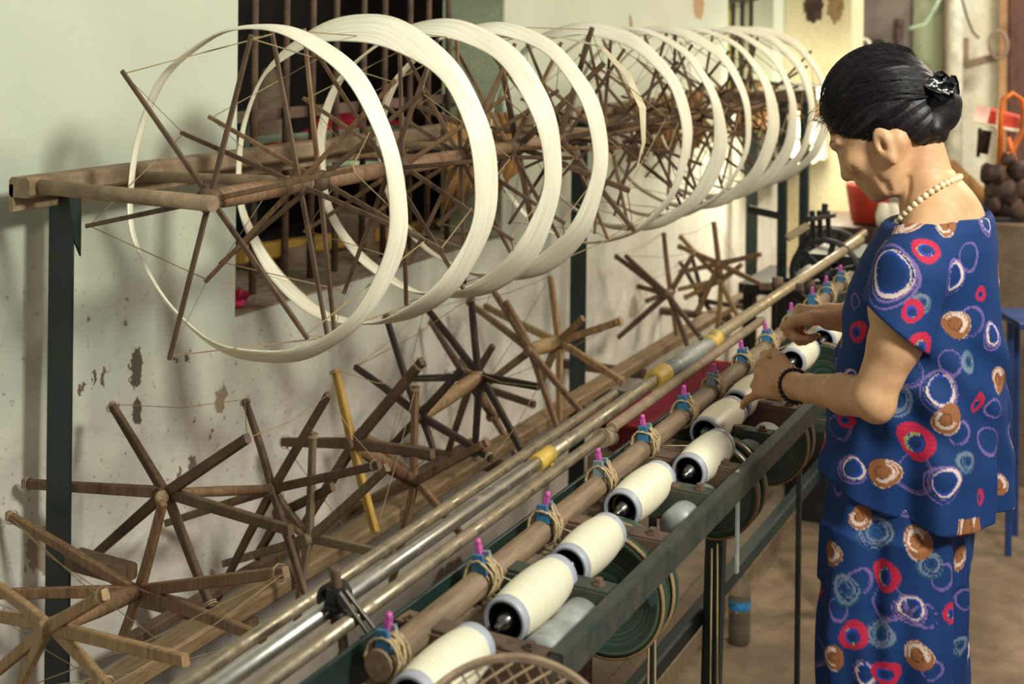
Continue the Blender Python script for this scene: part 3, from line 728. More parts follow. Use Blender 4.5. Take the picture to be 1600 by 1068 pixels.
for fam in (0, 1):
    ang = math.radians(36 if fam == 0 else 118)
    d = (math.cos(ang), math.sin(ang)); pn = (-d[1], d[0])
    for k in range(-7, 8):
        off = k*.125; hl = math.sqrt(max(0, .93**2-off*off))
        if hl < .1: continue
        pts = [gp(pn[0]*off+d[0]*s, pn[1]*off+d[1]*s) for s in [hl*(j/6-1) for j in range(13)]]
        MB().tube(pts, .0012, 6).build('wire', M['brown_wood'] if fam else M['rusty_pipe'], gd)

# ------------------------------------------------------------------ bottle, red basket
bf = atZ(1155, 1003, FZ); bo = thing('plastic_bottle', bf, 'clear plastic drink bottle of brown liquid with a blue label, on the floor', 'bottle')
t = NT('clear_plastic'); t.b.inputs['Transmission Weight'].default_value = .85; M['clear'] = t.fin(lin((206, 190, 168)), .12)
t = NT('brown_water'); M['liquid'] = t.fin(t.ramp(t.noise(8), [(.3, (52, 36, 26)), (.7, (76, 54, 38))]), .2)
q = [(0, 0), (.026, 0), (.031, .006), (.031, .05), (.029, .055), (.031, .06), (.031, .14), (.028, .158), (.018, .182), (.0125, .192), (.0125, .205)]
MB().lathe([(r, z) for r, z in q], bf, 'Z', 28).build('bottle_body', M['clear'], bo)
MB().lathe([(0, .003), (.0285, .003), (.0285, .088), (0, .088)], bf, 'Z', 24).build('brown_liquid', M['liquid'], bo)
MB().lathe([(.0315, .098), (.0318, .099), (.0318, .121), (.0315, .122)], bf, 'Z', 28).build('blue_label', m_plain('label_blue', (40, 120, 170), .5, var=.4, scale=60), bo)
MB().lathe([(0, .222), (.0135, .222), (.0145, .218), (.0145, .203), (0, .203)], bf, 'Z', 16).build('cap', M['tan'], bo)
# hanging rod over the bottle
a = atX(1153, 735, IX-.01); b = Vector((a.x, a.y, a.z-.17))
MB().bar(a, b, .012, .005).build('hanging_strap', M['galv'], m)
t = NT('red_mesh'); ck = t.nd('ShaderNodeTexChecker', {'Vector': t.tc.outputs['Object'], 'Scale': 160.0})
M['red_mesh'] = t.fin(t.mix(ck.outputs['Fac'], lin((150, 44, 58)), lin((72, 20, 34))), .5)
a0, a1 = atX(1010, 665, -1.3), atX(1118, 600, -1.3)
bk = thing('red_basket', (a0+a1)/2-Vector((0, 0, .05)), 'dark red mesh plastic basket behind the rods near the grey sleeve', 'basket')
c = (a0+a1)/2; L2 = (a1-a0).length*.62
mb = MB(); pr = []
for z, s in ((-.07, .8), (-.068, .82), (.03, 1), (.034, 1.04), (.03, .96), (-.06, .78)):
    pr.append([(c.x+sx*.13*s, c.y+sy*L2*s, c.z+z) for sx, sy in ((-1, -1), (1, -1), (1, 1), (-1, 1))])
vs = [p for r in pr for p in r]; fs = [(k*4+i, k*4+(i+1) % 4, k*4+4+(i+1) % 4, k*4+4+i) for k in range(5) for i in range(4)]+[(3, 2, 1, 0), (20, 21, 22, 23)]
mb.add(vs, fs).build('basket_body', M['red_mesh'], bk)
MB().tube([(c.x+sx*.135, c.y+sy*(L2+.01), c.z+.034) for sx, sy in ((-1, -1), (1, -1), (1, 1), (-1, 1))], .006, 8, closed=True).build('rim', M['red_plastic'], bk)
MB().box((c.x, c.y, c.z-.1), (.3, L2*1.9, .05)).build('shelf_board', M['dusty_wood'], None, at=(c.x, c.y, c.z-.1), label='dusty board under the dark red basket', cat='board')
# ------------------------------------------------------------------ window contents
z0 = wz+.005
def wp(px, py, X): return atX(px, py, X)
c = wp(373, 425, WX-.05); rs = thing('paper_rose', (c.x, c.y, z0), 'small pink rose lying on the dusty window sill, left corner', 'flower')
rnd = random.Random(4)
for ring, (n, r, zz) in enumerate(((3, .008, .034), (5, .016, .03), (7, .025, .024))):
    mb = MB()
    for k in range(n):
        a = 2*PI*k/n+ring; d = Vector((math.cos(a), math.sin(a), 0)); s = Vector((-d.y, d.x, 0)); o = Vector((c.x, c.y, z0+.012))
        P = [[o+d*(r*(.3+.7*i/3))+s*((j-1)*r*.6*(1 if i else .5))+Vector((0, 0, zz*(i/3)**.7-(abs(j-1)*.004))) for j in range(3)] for i in range(4)]
        vs = [p for row in P for p in row]; mb.add(vs, [(i*3+j, i*3+j+1, i*3+3+j+1, i*3+3+j) for i in range(3) for j in range(2)], True)
    mb.build('petal_ring', M['pink_rose'], rs)
MB().ball((c.x, c.y, z0+.014), .02, 10, 6, (1, 1, .7)).build('heart', M['pink_rose'], rs)
a, b = wp(372, 398, WX-.30), wp(735, 345, WX-.30)
MB().bar(a, b, .05, .045).build('yellow_beam', M['yellow_paint'], None, at=(a+b)/2, label='worn yellow painted beam lying behind the window bars', cat='beam')
for i, (px, py, s) in enumerate(((455, 405, (.10, .16, .05)), (560, 370, (.12, .2, .10)), (505, 400, (.07, .1, .04)))):
    p = wp(px, py, WX-.3); 
    MB().box((p.x-.02, p.y, z0+s[2]/2), s, .3*i).build('cardboard_box', M['tan'], None, at=(p.x, p.y, z0), label=['low dusty cardboard box on the sill between the bars', 'largest cardboard box on the sill, behind the second skein', 'smallest cardboard box on the sill by the yellow beam'][i], cat='box')
for i, (px, py) in enumerate(((470, 232), (590, 215), (520, 205))):
    p = wp(px, py, WX-.62); mb = MB()
    for k in range(3): mb.ball(p+Vector((rnd.uniform(-.03, .03), rnd.uniform(-.06, .06), rnd.uniform(-.02, .02))), .07, 12, 8, (1, 1.1, .8))
    mb.build('cloth_bundle', M['red_cloth'], None, at=p, label=['red cloth bundle on the inner shelf left of the bars', 'red cloth bundle on the inner shelf, rightmost', 'red cloth bundle at the back of the inner shelf'][i], cat='cloth')
p0, p1 = wp(375, 262, WX-.62), wp(760, 232, WX-.62)
MB().box(((p0+p1)/2)+Vector((0, 0, .0)), (.34, 1.6, .03)).build('inner_shelf', M['dusty_wood'], None, at=(p0+p1)/2, label='wooden shelf inside the dark room behind the window bars', cat='shelf')
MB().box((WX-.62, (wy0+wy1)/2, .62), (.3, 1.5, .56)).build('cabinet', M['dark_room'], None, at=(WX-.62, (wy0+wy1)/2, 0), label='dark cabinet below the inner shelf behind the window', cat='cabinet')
for i, (q0, q1) in enumerate((((375, 250), (720, 262)), ((372, 222), (620, 200)))):
    a, b = wp(*q0, WX-.36), wp(*q1, WX-.36)
    MB().tube([a, b], .012, 10).build('pale_tube', M['green_pale'], None, at=(a+b)/2, label=['lower pale green tube standing across behind the window bars', 'upper pale green tube behind the window bars'][i], cat='tube')
for i, (px, py, h) in enumerate(((380, 290, .5), (420, 200, .4), (545, 240, .35), (640, 180, .5))):
    p = wp(px, py, WX-.75); mb = MB()
    mb.lathe([(0, 0), (.07, 0), (.08, h*.4), (.05, h*.8), (.02, h), (0, h)], (p.x, p.y, p.z-h/2), 'Z', 12)
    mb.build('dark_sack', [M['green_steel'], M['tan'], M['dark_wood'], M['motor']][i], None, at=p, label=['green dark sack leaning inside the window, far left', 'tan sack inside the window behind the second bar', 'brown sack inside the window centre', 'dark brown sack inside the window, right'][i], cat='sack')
# pale box lying inside, brown hanks hanging along the beam
hk = [(985, 205), (1030, 190), (1075, 215), (1112, 200), (1150, 210), (1180, 190), (700, 235), (760, 235)]
for i, (px, py) in enumerate(hk):
    p = atX(px, py+15, BX+.03)
    mb = MB(); rr = random.Random(30+i)
    for k in range(9):
        a_ = rr.uniform(-.07, .07); top = Vector((p.x+.02+rr.uniform(-.015, .015), p.y+a_*.8, BZ+.04))
        pts = [top, top+Vector((.02, a_*.3, -.05)), top+Vector((.025, a_*.5, -.13-rr.random()*.05)), top+Vector((.0, a_*.2, -.19-rr.random()*.06)), top+Vector((-.005, a_*.2, -.24))]
        mb.tube(pts, [.006, .013, .014, .010, .003], 7)
    mb.build('silk_hank', M['raw_silk'], None, at=(p.x, p.y, BZ), label='brown raw silk hank hanging over the rusty beam, '+['left of the still swift tips', 'second right of the still swift', 'third right of the still swift', 'fourth right of the still swift', 'fifth right of the still swift', 'the farthest one', 'nearest, behind the third skein', 'behind the fourth skein'][i], cat='hank', group='brown hanks on the beam')
# ------------------------------------------------------------------ lamp and shelf at the pier
lp = atX(1256, 146, -1.62); lf = thing('wall_lamp', lp, 'bright tube lamp with pale slanted shade near the far pier', 'lamp')
t = NT('lamp_glow'); t.b.inputs['Emission Color'].default_value = lin((255, 250, 215)); t.b.inputs['Emission Strength'].default_value = 12; M['glow'] = t.fin(lin((250, 245, 215)), .4)
MB().tube([lp+Vector((0, -.36, -.0)), lp+Vector((0, .36, -.02))], .02, 10).build('lamp_tube', M['glow'], lf)
MB().bar(lp+Vector((-.01, -.4, .035)), lp+Vector((-.01, .4, .03)), .2, .01).build('lamp_shade', M['white_cloth'], lf)
MB().bar(lp+Vector((-.01, 0, .03)), Vector((WX+.0, lp.y, lp.z+.06)), .02, .02).build('lamp_bracket', M['black_iron'], lf)
l = bpy.data.lights.new('wall_lamp_light', 'POINT'); l.energy = 48; l.color = (1, .93, .70); l.shadow_soft_size = .12
o = bpy.data.objects.new('wall_lamp_light', l); C.objects.link(o); o.location = lp+Vector((.05, .1, -.1))
sp_ = atX(1250, 172, WX+.16)
MB().box(sp_, (.26, 1.2, .05)).build('wall_shelf', M['brown_wood'], None, at=sp_, label='brown wooden shelf on the wall below the bright lamp', cat='shelf')
cp = atX(1245, 205, WX+.2)
mb = MB()
for k in range(7): mb.bar(cp+Vector((.06+.008*(k % 2), -.35+.1*k, .1)), cp+Vector((.07+.01*((k+1) % 2), -.35+.1*k+.02, -.16)), .1, .012, up=(1, 0, 0))
mb.build('white_cloth', M['white_cloth'], None, at=cp, label='bright white cloth hanging under the wall shelf by the lamp', cat='cloth')
# ------------------------------------------------------------------ drive machine at the far end of the bench
dp = atX(1290, 400, -1.08); dm = thing('drive_machine', (dp.x, dp.y, FZ), 'black cast iron drive machine with flywheel and forked head', 'machine')
for i, (px, py, R, X) in enumerate(((1290, 428, .115, -1.02), (1300, 415, .14, -1.16))):
    cc = atX(px, py, X); mb = MB()
    mb.lathe([(R-.014, -.012), (R, -.012), (R, .012), (R-.014, .012), (R-.014, -.012)], (0, 0, 0), 'Y', 40)
    for k in range(6):
        a_ = PI*k/3+.3; mb.bar((0, 0, 0), ((R-.01)*math.cos(a_), 0, (R-.01)*math.sin(a_)), .018, .012, up=(0, 1, 0))
    mb.lathe([(0, -.025), (.022, -.025), (.022, .025), (0, .025)], (0, 0, 0), 'Y', 16)
    mb.v = [(v[0]+cc.x, v[1]+cc.y, v[2]+cc.z) for v in mb.v]; mb.build('flywheel', M['black_iron'], dm)
MB().box((dp.x+.02, dp.y+.25, .36+FZ/2), (.36, .3, .72-FZ)).build('machine_body', M['black_iron'], dm); MB().box((dp.x+.15, dp.y+.3, .79), (.5, .3, .03)).build('machine_top', M['black_iron'], dm)
mb = MB()
for px in (1272, 1283, 1296): mb.bar(atX(px, 380, -1.1), atX(px-3, 330, -1.1), .016, .016)
mb.bar(atX(1264, 342, -1.1), atX(1302, 336, -1.1), .02, .016).bar(atX(1288, 340, -1.1), atX(1289, 318, -1.1), .022, .018)
mb.build('forked_head', M['black_iron'], dm)
for (a, b) in (((1230, 372), (1262, 352)), ((1320, 385), (1352, 362)), ((1330, 398), (1368, 390))):
    MB().bar(atX(*a, -1.05), atX(*b, -1.0), .02, .02).build('pale_rod', M['beige_pipe'], dm)
for i, px in enumerate((1215, 1265, 1315, 1340)):
    p = atX(px, 450+i*3, -1.0); MB().tube([p, p+Vector((0, 0, .03))], .016, 8).bar(p+Vector((-.05, 0, 0)), p+Vector((.07, 0, .01)), .02, .02).build('spindle_block', M['rust_steel'], dm)
tbl = thing('table', (-1.42, 5.75, FZ), 'low black iron table behind the farthest empty swift', 'table')
MB().box((-1.42, 5.75, .5), (.5, .5, .04)).build('table_top', M['black_iron'], tbl)
for sx, sy in ((-1, -1), (1, -1), (1, 1), (-1, 1)): MB().box((-1.42+sx*.22, 5.75+sy*.22, .24+FZ/2), (.03, .03, .48-FZ)).build('leg', M['black_iron'], tbl)
# more bits in the far corner
p = atD(1357, 318, 6.0); rb_ = thing('red_bucket', (p.x, p.y, p.z-.06), 'blurred red plastic bucket behind the woman\'s chin', 'bucket')
MB().lathe([(0, -.08), (.075, -.08), (.1, .08), (.103, .085), (.096, .08), (.07, -.07), (0, -.07)], p, 'Z', 20).build('bucket_body', M['red_plastic'], rb_)
MB().tube([p+Vector((.1*math.cos(a_), .0, .08+.07*math.sin(a_))) for a_ in [PI*k/8 for k in range(9)]], .004, 6).build('handle', M['white_cloth'], rb_)
MB().box((p.x+.1, p.y+.1, (p.z-.09+FZ)/2), (.7, .5, p.z-.09-FZ)).build('work_bench', M['motor'], None, at=(p.x, p.y, 0), label='dark work bench carrying the red bucket behind the woman', cat='bench')
for i, (px, py) in enumerate(((1395, 345), (1380, 338))):
    q_ = atD(px, py, 5.9); MB().lathe([(0, 0), (.03, 0), (.035, .05), (.02, .1), (0, .1)], (q_.x, q_.y, p.z-.085), 'Z', 12).build('yarn_cone', M['white_cloth'], None, at=q_, label=['right', 'left'][i]+' one of the pale yarn cones on the dark bench behind the woman', cat='cone')
# right hand side: orange chair, red box, motor on a tan box, blue stool
D5 = 5.2
def bd(px, py, d=D5): return atD(px, py, d)
tb = bd(1600, 400); x0_, x1_ = bd(1560, 350).x, bd(1680, 350).x; zt = bd(1580, 345).z
yb = bd(1600, 350).y
MB().box(((x0_+x1_)/2, yb+.1, (zt+FZ)/2), (x1_-x0_, .5, zt-FZ)).build('tan_cabinet', M['tan'], None, at=((x0_+x1_)/2, yb, 0), label='tan cabinet behind the woman with a dark motor on top', cat='cabinet')
mm = thing('motor', (x0_+.15, yb, zt), 'dark brown oily motor assembly on the tan cabinet, right edge', 'motor')
rnd = random.Random(9)
for k, (px, py, r) in enumerate(((1552, 272, .045), (1590, 265, .04), (1565, 300, .06), (1597, 300, .055), (1580, 325, .06), (1552, 318, .04), (1575, 250, .03))):
    p = bd(px, py); MB().lathe([(0, -r), (r*.7, -r), (r, -r*.6), (r*.8, -.0), (r, r*.6), (r*.6, r), (0, r)], p, 'XY'[k % 2], 12).build('motor_housing', M['motor'], mm)
MB().bar(bd(1545, 341), bd(1640, 341), .1, .02).build('base_plate', M['black_iron'], mm)
oc = thing('orange_frame', bd(1575, 345), 'orange tubular metal frame standing on the tan cabinet at the right edge', 'frame')
pts = [bd(1562, 262), bd(1563, 180), bd(1568, 155), bd(1582, 146), bd(1596, 156), bd(1601, 180), bd(1600, 200), bd(1582, 235), bd(1566, 265)]
MB().tube(pts, .012, 8).build('frame_tube', M['orange'], oc)
MB().tube([bd(1574, 215), bd(1590, 265)], .012, 8).tube([bd(1564, 262), bd(1563, 345, D5)], .012, 8).build('frame_leg', M['orange'], oc)
rb2 = bd(1554, 186, 5.4); a, b = bd(1534, 180, 5.4), bd(1580, 192, 5.4)
MB().bar(a, b, .16, .075).build('red_box', M['red_plastic'], None, at=a, label='small red box on the white wall ledge behind the woman\'s back', cat='box')
MB().bar(bd(1530, 193, 5.4), bd(1590, 204, 5.4), .2, .014).build('wall_ledge', M['white_cloth'], None, at=a, label='thin white ledge under the red box', cat='shelf')
MB().tube([bd(1531, 200, 5.4), bd(1528, 245, 5.4)], .008, 6).tube([bd(1542, 204, 5.4), bd(1536, 240, 5.4)], .02, 8).build('hanging_tool', M['motor'], None, at=bd(1531, 200, 5.4), label='dark tool hanging under the white ledge', cat='tool')
bs = thing('stool', bd(1590, 560, 4.6), 'blue metal stool at the right edge beside the tan cabinet', 'stool')
a, b = bd(1572, 497, 4.4), bd(1660, 497, 4.4)
MB().bar(a, b, .24, .02).build('seat', M['blue_plastic'], bs)
for px in (1579, 1650): 
    q_ = bd(px, 500, 4.4); MB().bar((q_.x, q_.y, q_.z), (q_.x, q_.y, FZ), .02, .02).bar((q_.x, q_.y+.2, q_.z), (q_.x, q_.y+.2, FZ), .02, .02).build('leg', M['blue_plastic'], bs)
# white pipe, column, cables
def bk_(px, py, d=.3): return atY(px, py, BY-d)
a = bk_(1490, 200); MB().tube([(a.x, a.y, FZ), (a.x, a.y, 3)], .055, 16).build('wall_pipe', m_plain('pipe_white', (196, 190, 170), .5), None, at=(a.x, a.y, 0), label='pale vertical pipe on the far wall behind the hair bun', cat='pipe')
cab = [((1420, 45), (1445, 38), (1462, 10), (1475, -20)), ((1405, 30), (1402, 60), (1410, 90), (1425, 118)), ((1500, -10), (1512, 30), (1520, 50), (1530, 60))]
for i, c_ in enumerate(cab):
    pts = [bk_(x, y, .5) for x, y in c_]; q = []
    for k in range(len(pts)-1):
        for s in range(4): q.append(pts[k].lerp(pts[k+1], s/4))
    MB().tube(q+[pts[-1]], [.014, .035, .008][i], 6).build('cable', [M['green_pale'], M['motor'], M['black']][i], None, at=pts[0], label=['pale cable looping over the greenish pane', 'thick brown cable hanging at the grey post', 'thin black cable by the pale pipe'][i], cat='cable')
for i, (px, py, r) in enumerate(((1560, 70, .09), (1372, 85, .09), (1350, 80, .08))):
    c_ = bk_(px, py, .45 if i else .25)
    MB().tube([c_+Vector((r*.6*math.cos(a_), 0, r*math.sin(a_))) for a_ in [2*PI*k/18 for k in range(18)]], .014, 6, closed=True).build('wire_coil', [M['tan'], M['black'], M['white_cloth']][i], None, at=c_, label=['coil of wire on the pale wall at the upper right', 'black coil hanging on the grey post', 'pale coil hanging on the grey post'][i], cat='coil')
c_ = bk_(1522, 88, .2); MB().bar(c_+Vector((-.06, 0, -.07)), c_+Vector((-.06, 0, .12)), .04, .05).bar(c_+Vector((-.06, 0, -.06)), c_+Vector((.14, 0, -.0)), .05, .05).build('switch_box', M['tan'], None, at=c_, label='small brown switch box on the pale far wall', cat='switch')
MB().tube([bd(1480, 255, 5.4), bd(1500, 285, 5.4), bd(1560, 345, 5.4), bd(1600, 420, 5.4)], [.03, .05, .06, .05], 10).build('brown_sack', M['raw_silk'], None, at=bd(1520, 300, 5.4), label='brown sack slumped behind the woman\'s shoulders', cat='sack')
# ------------------------------------------------------------------ implicit body modelling
class Vol:
    def __init__(s, lo, hi, h):
        s.h = h; s.lo = np.array(lo, dtype=np.float32); s.n = (np.ceil((np.array(hi)-np.array(lo))/h)+1).astype(int)
        s.G = np.full(s.n, .06, dtype=np.float32)
    def sl(s, lo, hi):
        a = np.maximum(np.floor((np.array(lo)-s.lo)/s.h).astype(int), 0); b = np.minimum(np.ceil((np.array(hi)-s.lo)/s.h).astype(int)+1, s.n)
        if np.any(b <= a): return None
        ax = [(s.lo[i]+s.h*np.arange(a[i], b[i])).astype(np.float32) for i in range(3)]
        return tuple(slice(a[i], b[i]) for i in range(3)), ax[0][:, None, None], ax[1][None, :, None], ax[2][None, None, :]
    def put(s, lo, hi, fn, k=.01, mode='u', pad=.02):
        q = s.sl(np.array(lo)-pad, np.array(hi)+pad)
        if q is None: return
        S_, x, y, z = q; d = fn(x, y, z).astype(np.float32); g = s.G[S_]
        if mode == 'u':
            h_ = np.maximum(k-np.abs(g-d), 0)/k; s.G[S_] = np.minimum(g, d)-h_*h_*k*.25
        else:
            d = -d; h_ = np.maximum(k-np.abs(g-d), 0)/k; s.G[S_] = np.maximum(g, d)+h_*h_*k*.25
    def cap(s, a, b, ra, rb=None, k=.01, mode='u'):
        a = np.array(a, float); b = np.array(b, float); rb = ra if rb is None else rb; ab = b-a; L = max(ab.dot(ab), 1e-12); R = max(ra, rb)
        def fn(x, y, z):
            t_ = np.clip(((x-a[0])*ab[0]+(y-a[1])*ab[1]+(z-a[2])*ab[2])/L, 0, 1)
            return np.sqrt((x-a[0]-t_*ab[0])**2+(y-a[1]-t_*ab[1])**2+(z-a[2]-t_*ab[2])**2)-(ra+(rb-ra)*t_)
        s.put(np.minimum(a, b)-R, np.maximum(a, b)+R, fn, k, mode)
    def ell(s, c, r, F=None, k=.01, mode='u'):
        c = np.array(c, float); r = np.array(r, float); R = r.max(); F = np.eye(3) if F is None else F
        def fn(x, y, z):
            X, Y, Z = x-c[0], y-c[1], z-c[2]
            p = [(F[i, 0]*X+F[i, 1]*Y+F[i, 2]*Z) for i in range(3)]
            k0 = np.sqrt(sum((p[i]/r[i])**2 for i in range(3))); k1 = np.sqrt(sum((p[i]/r[i]**2)**2 for i in range(3)))
            return k0*(k0-1)/np.maximum(k1, 1e-6)
        s.put(c-R, c+R, fn, k, mode)
    def loft(s, secs, k=.01, fold=None, n=2.0, mode='u'):
        # secs: (z, cx, cy, a, b)
        S0 = np.array(secs); S0 = S0[np.argsort(S0[:, 0])]; z0, z1 = S0[0, 0], S0[-1, 0]
        lo = [(S0[:, 1]-S0[:, 3]).min(), (S0[:, 2]-S0[:, 4]).min(), z0]; hi = [(S0[:, 1]+S0[:, 3]).max(), (S0[:, 2]+S0[:, 4]).max(), z1]
        def fn(x, y, z):
            zz = z.ravel(); I = [np.interp(zz, S0[:, 0], S0[:, i])[None, None, :] for i in range(1, 5)]
            # smooth the sections a little
            X, Y = (x-I[0]), (y-I[1]); r_ = ((np.abs(X)/I[2])**n+(np.abs(Y)/I[3])**n)**(1/n)
            d = (r_-1)*np.minimum(I[2], I[3])
            if fold is not None: d = d+fold(x, y, z, X, Y, I)
            return np.maximum(d, np.maximum(z0-z, z-z1))
        s.put(lo, hi, fn, k, mode)
    def hit(s, px, py, dmin=1.6, dmax=3.0):
        # first surface point on the ray of a picture position
        r = np.array(ray(px, py)); ds = np.arange(dmin, dmax, .001); P = np.array(CAM)+r*ds[:, None]
        I = np.round((P-s.lo)/s.h).astype(int); ok = ((I >= 0) & (I < s.n)).all(1); I[~ok] = 0
        g = np.where(ok, s.G[I[:, 0], I[:, 1], I[:, 2]], 1.); k = np.argmax(g < 0)
        return P[k] if g[k] < 0 else None
    def mesh(s, name, mat, parent=None, smooth=2, extra=None):
        G = s.G; sg = (G < 0); n = s.n
        c = np.zeros(n-1, dtype=np.int8)
        for i in (0, 1):
            for j in (0, 1):
                for k in (0, 1): c += sg[i:n[0]-1+i, j:n[1]-1+j, k:n[2]-1+k]
        idx = np.argwhere((c > 0) & (c < 8)); del c
        M_ = np.full(n-1, -1, dtype=np.int32); M_[idx[:, 0], idx[:, 1], idx[:, 2]] = np.arange(len(idx))
        acc = np.zeros((len(idx), 3)); cnt = np.zeros(len(idx))
        cor = [(i, j, k) for i in (0, 1) for j in (0, 1) for k in (0, 1)]
        val = {q: G[idx[:, 0]+q[0], idx[:, 1]+q[1], idx[:, 2]+q[2]] for q in cor}
        for q in cor:
            for a in range(3):
                if q[a] == 0:
                    q2 = list(q); q2[a] = 1; q2 = tuple(q2); v0, v1 = val[q], val[q2]; m_ = (v0 < 0) != (v1 < 0)
                    t_ = np.where(m_, v0/np.where(m_, v0-v1, 1), 0); p = np.tile(np.array(q, float), (len(idx), 1)); p[:, a] = t_
                    acc[m_] += p[m_]; cnt[m_] += 1
        V = s.lo+s.h*(idx+acc/cnt[:, None])
        quads = []
        for a in range(3):
            b, d = (a+1) % 3, (a+2) % 3
            s0 = [slice(1, -1)]*3; s0[a] = slice(0, -1); s1 = list(s0); s1[a] = slice(1, None)
            df = sg[tuple(s0)] != sg[tuple(s1)]; e = np.argwhere(df); o_ = np.ones(3, int); o_[a] = 0; e = e+o_
            ok = np.ones(len(e), bool)
            for ax in range(3): ok &= (e[:, ax] < n[ax]-1)
            e = e[ok]; neg = sg[e[:, 0], e[:, 1], e[:, 2]]
            def g(db, dd):
                f = e.copy(); f[:, b] -= db; f[:, d] -= dd; return M_[f[:, 0], f[:, 1], f[:, 2]]
            Q = np.stack([g(1, 1), g(0, 1), g(0, 0), g(1, 0)], 1); Q[~neg] = Q[~neg][:, ::-1]; quads.append(Q)
        Q = np.concatenate(quads); Q = Q[(Q >= 0).all(1)]
        # Laplacian smoothing
        E = np.concatenate([Q[:, [0, 1]], Q[:, [1, 2]], Q[:, [2, 3]], Q[:, [3, 0]]])
        for _ in range(smooth):
            A = np.zeros_like(V); N_ = np.zeros(len(V))
            for ax in range(3): A[:, ax] = np.bincount(E[:, 0], V[E[:, 1], ax], len(V))+np.bincount(E[:, 1], V[E[:, 0], ax], len(V))
            N_ = np.bincount(E[:, 0], minlength=len(V))+np.bincount(E[:, 1], minlength=len(V))
            V = V*.45+.55*A/np.maximum(N_, 1)[:, None]
        off = np.zeros(3)
        q = parent
        while q is not None: off = off+np.array(ORG.get(q.name, (0, 0, 0))); q = q.parent
        me = bpy.data.meshes.new(name); me.vertices.add(len(V)); me.vertices.foreach_set('co', (V-off).astype(np.float32).ravel())
        me.loops.add(len(Q)*4); me.loops.foreach_set('vertex_index', Q.astype(np.int32).ravel())
        me.polygons.add(len(Q)); me.polygons.foreach_set('loop_start', np.arange(0, len(Q)*4, 4, dtype=np.int32))
        me.polygons.foreach_set('use_smooth', np.ones(len(Q), bool)); me.materials.append(mat); me.update(calc_edges=True); me.validate()
        o = bpy.data.objects.new(name, me); C.objects.link(o); o.parent = parent
        if extra: extra(o, V)
        return o
# ------------------------------------------------------------------ the woman
Y0 = 2.273
wo = thing('person', (-.40, Y0, FZ), 'woman with black bun, blue circle print clothes, reaching over the bobbins', 'person')
V3 = np.array
def P3(px, py, Y=Y0): return V3(atY(px, py, Y))
pt = math.radians(35)
fh = V3([-math.cos(pt), 0, -math.sin(pt)]); uh = V3([-math.sin(pt), 0, math.cos(pt)]); lh = V3([0, -1, 0])
HF = np.stack([fh, lh, uh])       # rows: local forward, left (towards camera), up
HC = P3(1374, 180)
def H(f, l, u): return HC+fh*f+lh*l+uh*u
# skin material
t = NT('skin'); n = t.noise(28, 5, .6); n2 = t.noise(220, 3)
col = t.ramp(n, [(.3, (184, 138, 102)), (.7, (208, 166, 126))]); t.bump(n2, .12, .0008)
n3 = t.noise(8, 3); col = t.mix(t.ramp(n3, [(.5, (0, 0, 0, 1)), (.8, (.35, .35, .35, 1))]), col, lin((192, 132, 100)))
M['skin'] = t.fin(col, .5, spec=.35); t.b.inputs['Subsurface Weight'].default_value = .12
t.b.inputs['Subsurface Radius'].default_value = (.012, .005, .003); t.b.inputs['Subsurface Scale'].default_value = .6
B = Vol((-.78, 1.96, FZ-.005), (-.20, 2.68, 1.60), .003)
# torso, hips, legs
B.loft([(.70, -.41, Y0, .070, .10), (.82, -.41, Y0, .07, .11), (.92, -.40, Y0, .08, .12), (1.05, -.39, Y0, .088, .135), (1.16, -.385, Y0, .092, .155), (1.23, -.375, Y0, .075, .15), (1.26, -.365, Y0, .055, .10)], .03)
SH = {-1: V3([-.372, Y0-.155, 1.215]), 1: V3([-.372, Y0+.155, 1.215])}
NK0, NK1 = P3(1463, 328), H(-.045, 0, -.055)
B.cap(SH[-1], SH[1], .040, k=.03)
B.cap(P3(1500, 352), P3(1465, 345)+V3([0, 0, -.05]), .040, .055, k=.04)
B.cap(NK0+V3([0, 0, -.02]), NK1+V3([-.012, 0, -.006]), .049, .036, k=.03); B.cap(P3(1460, 316), H(-.042, 0, -.045), .030, .028, k=.02)
for s in (-1, 1):
    B.cap(P3(1470, 330)+V3([0, s*.02, 0]), SH[s], .045, .040, k=.04)     # trapezius
    hip = V3([-.41, Y0+s*.07, .80]); kn_ = V3([-.43, Y0+s*.085, .36]); an = V3([-.40, Y0+s*.085, FZ+.07])
    B.cap(hip, kn_, .056, .046, k=.01); B.cap(kn_, an, .05, .034, k=.02)
    B.cap(an+V3([.02, 0, -.035]), an+V3([-.14, s*.01, -.045]), .026, .020, k=.02)
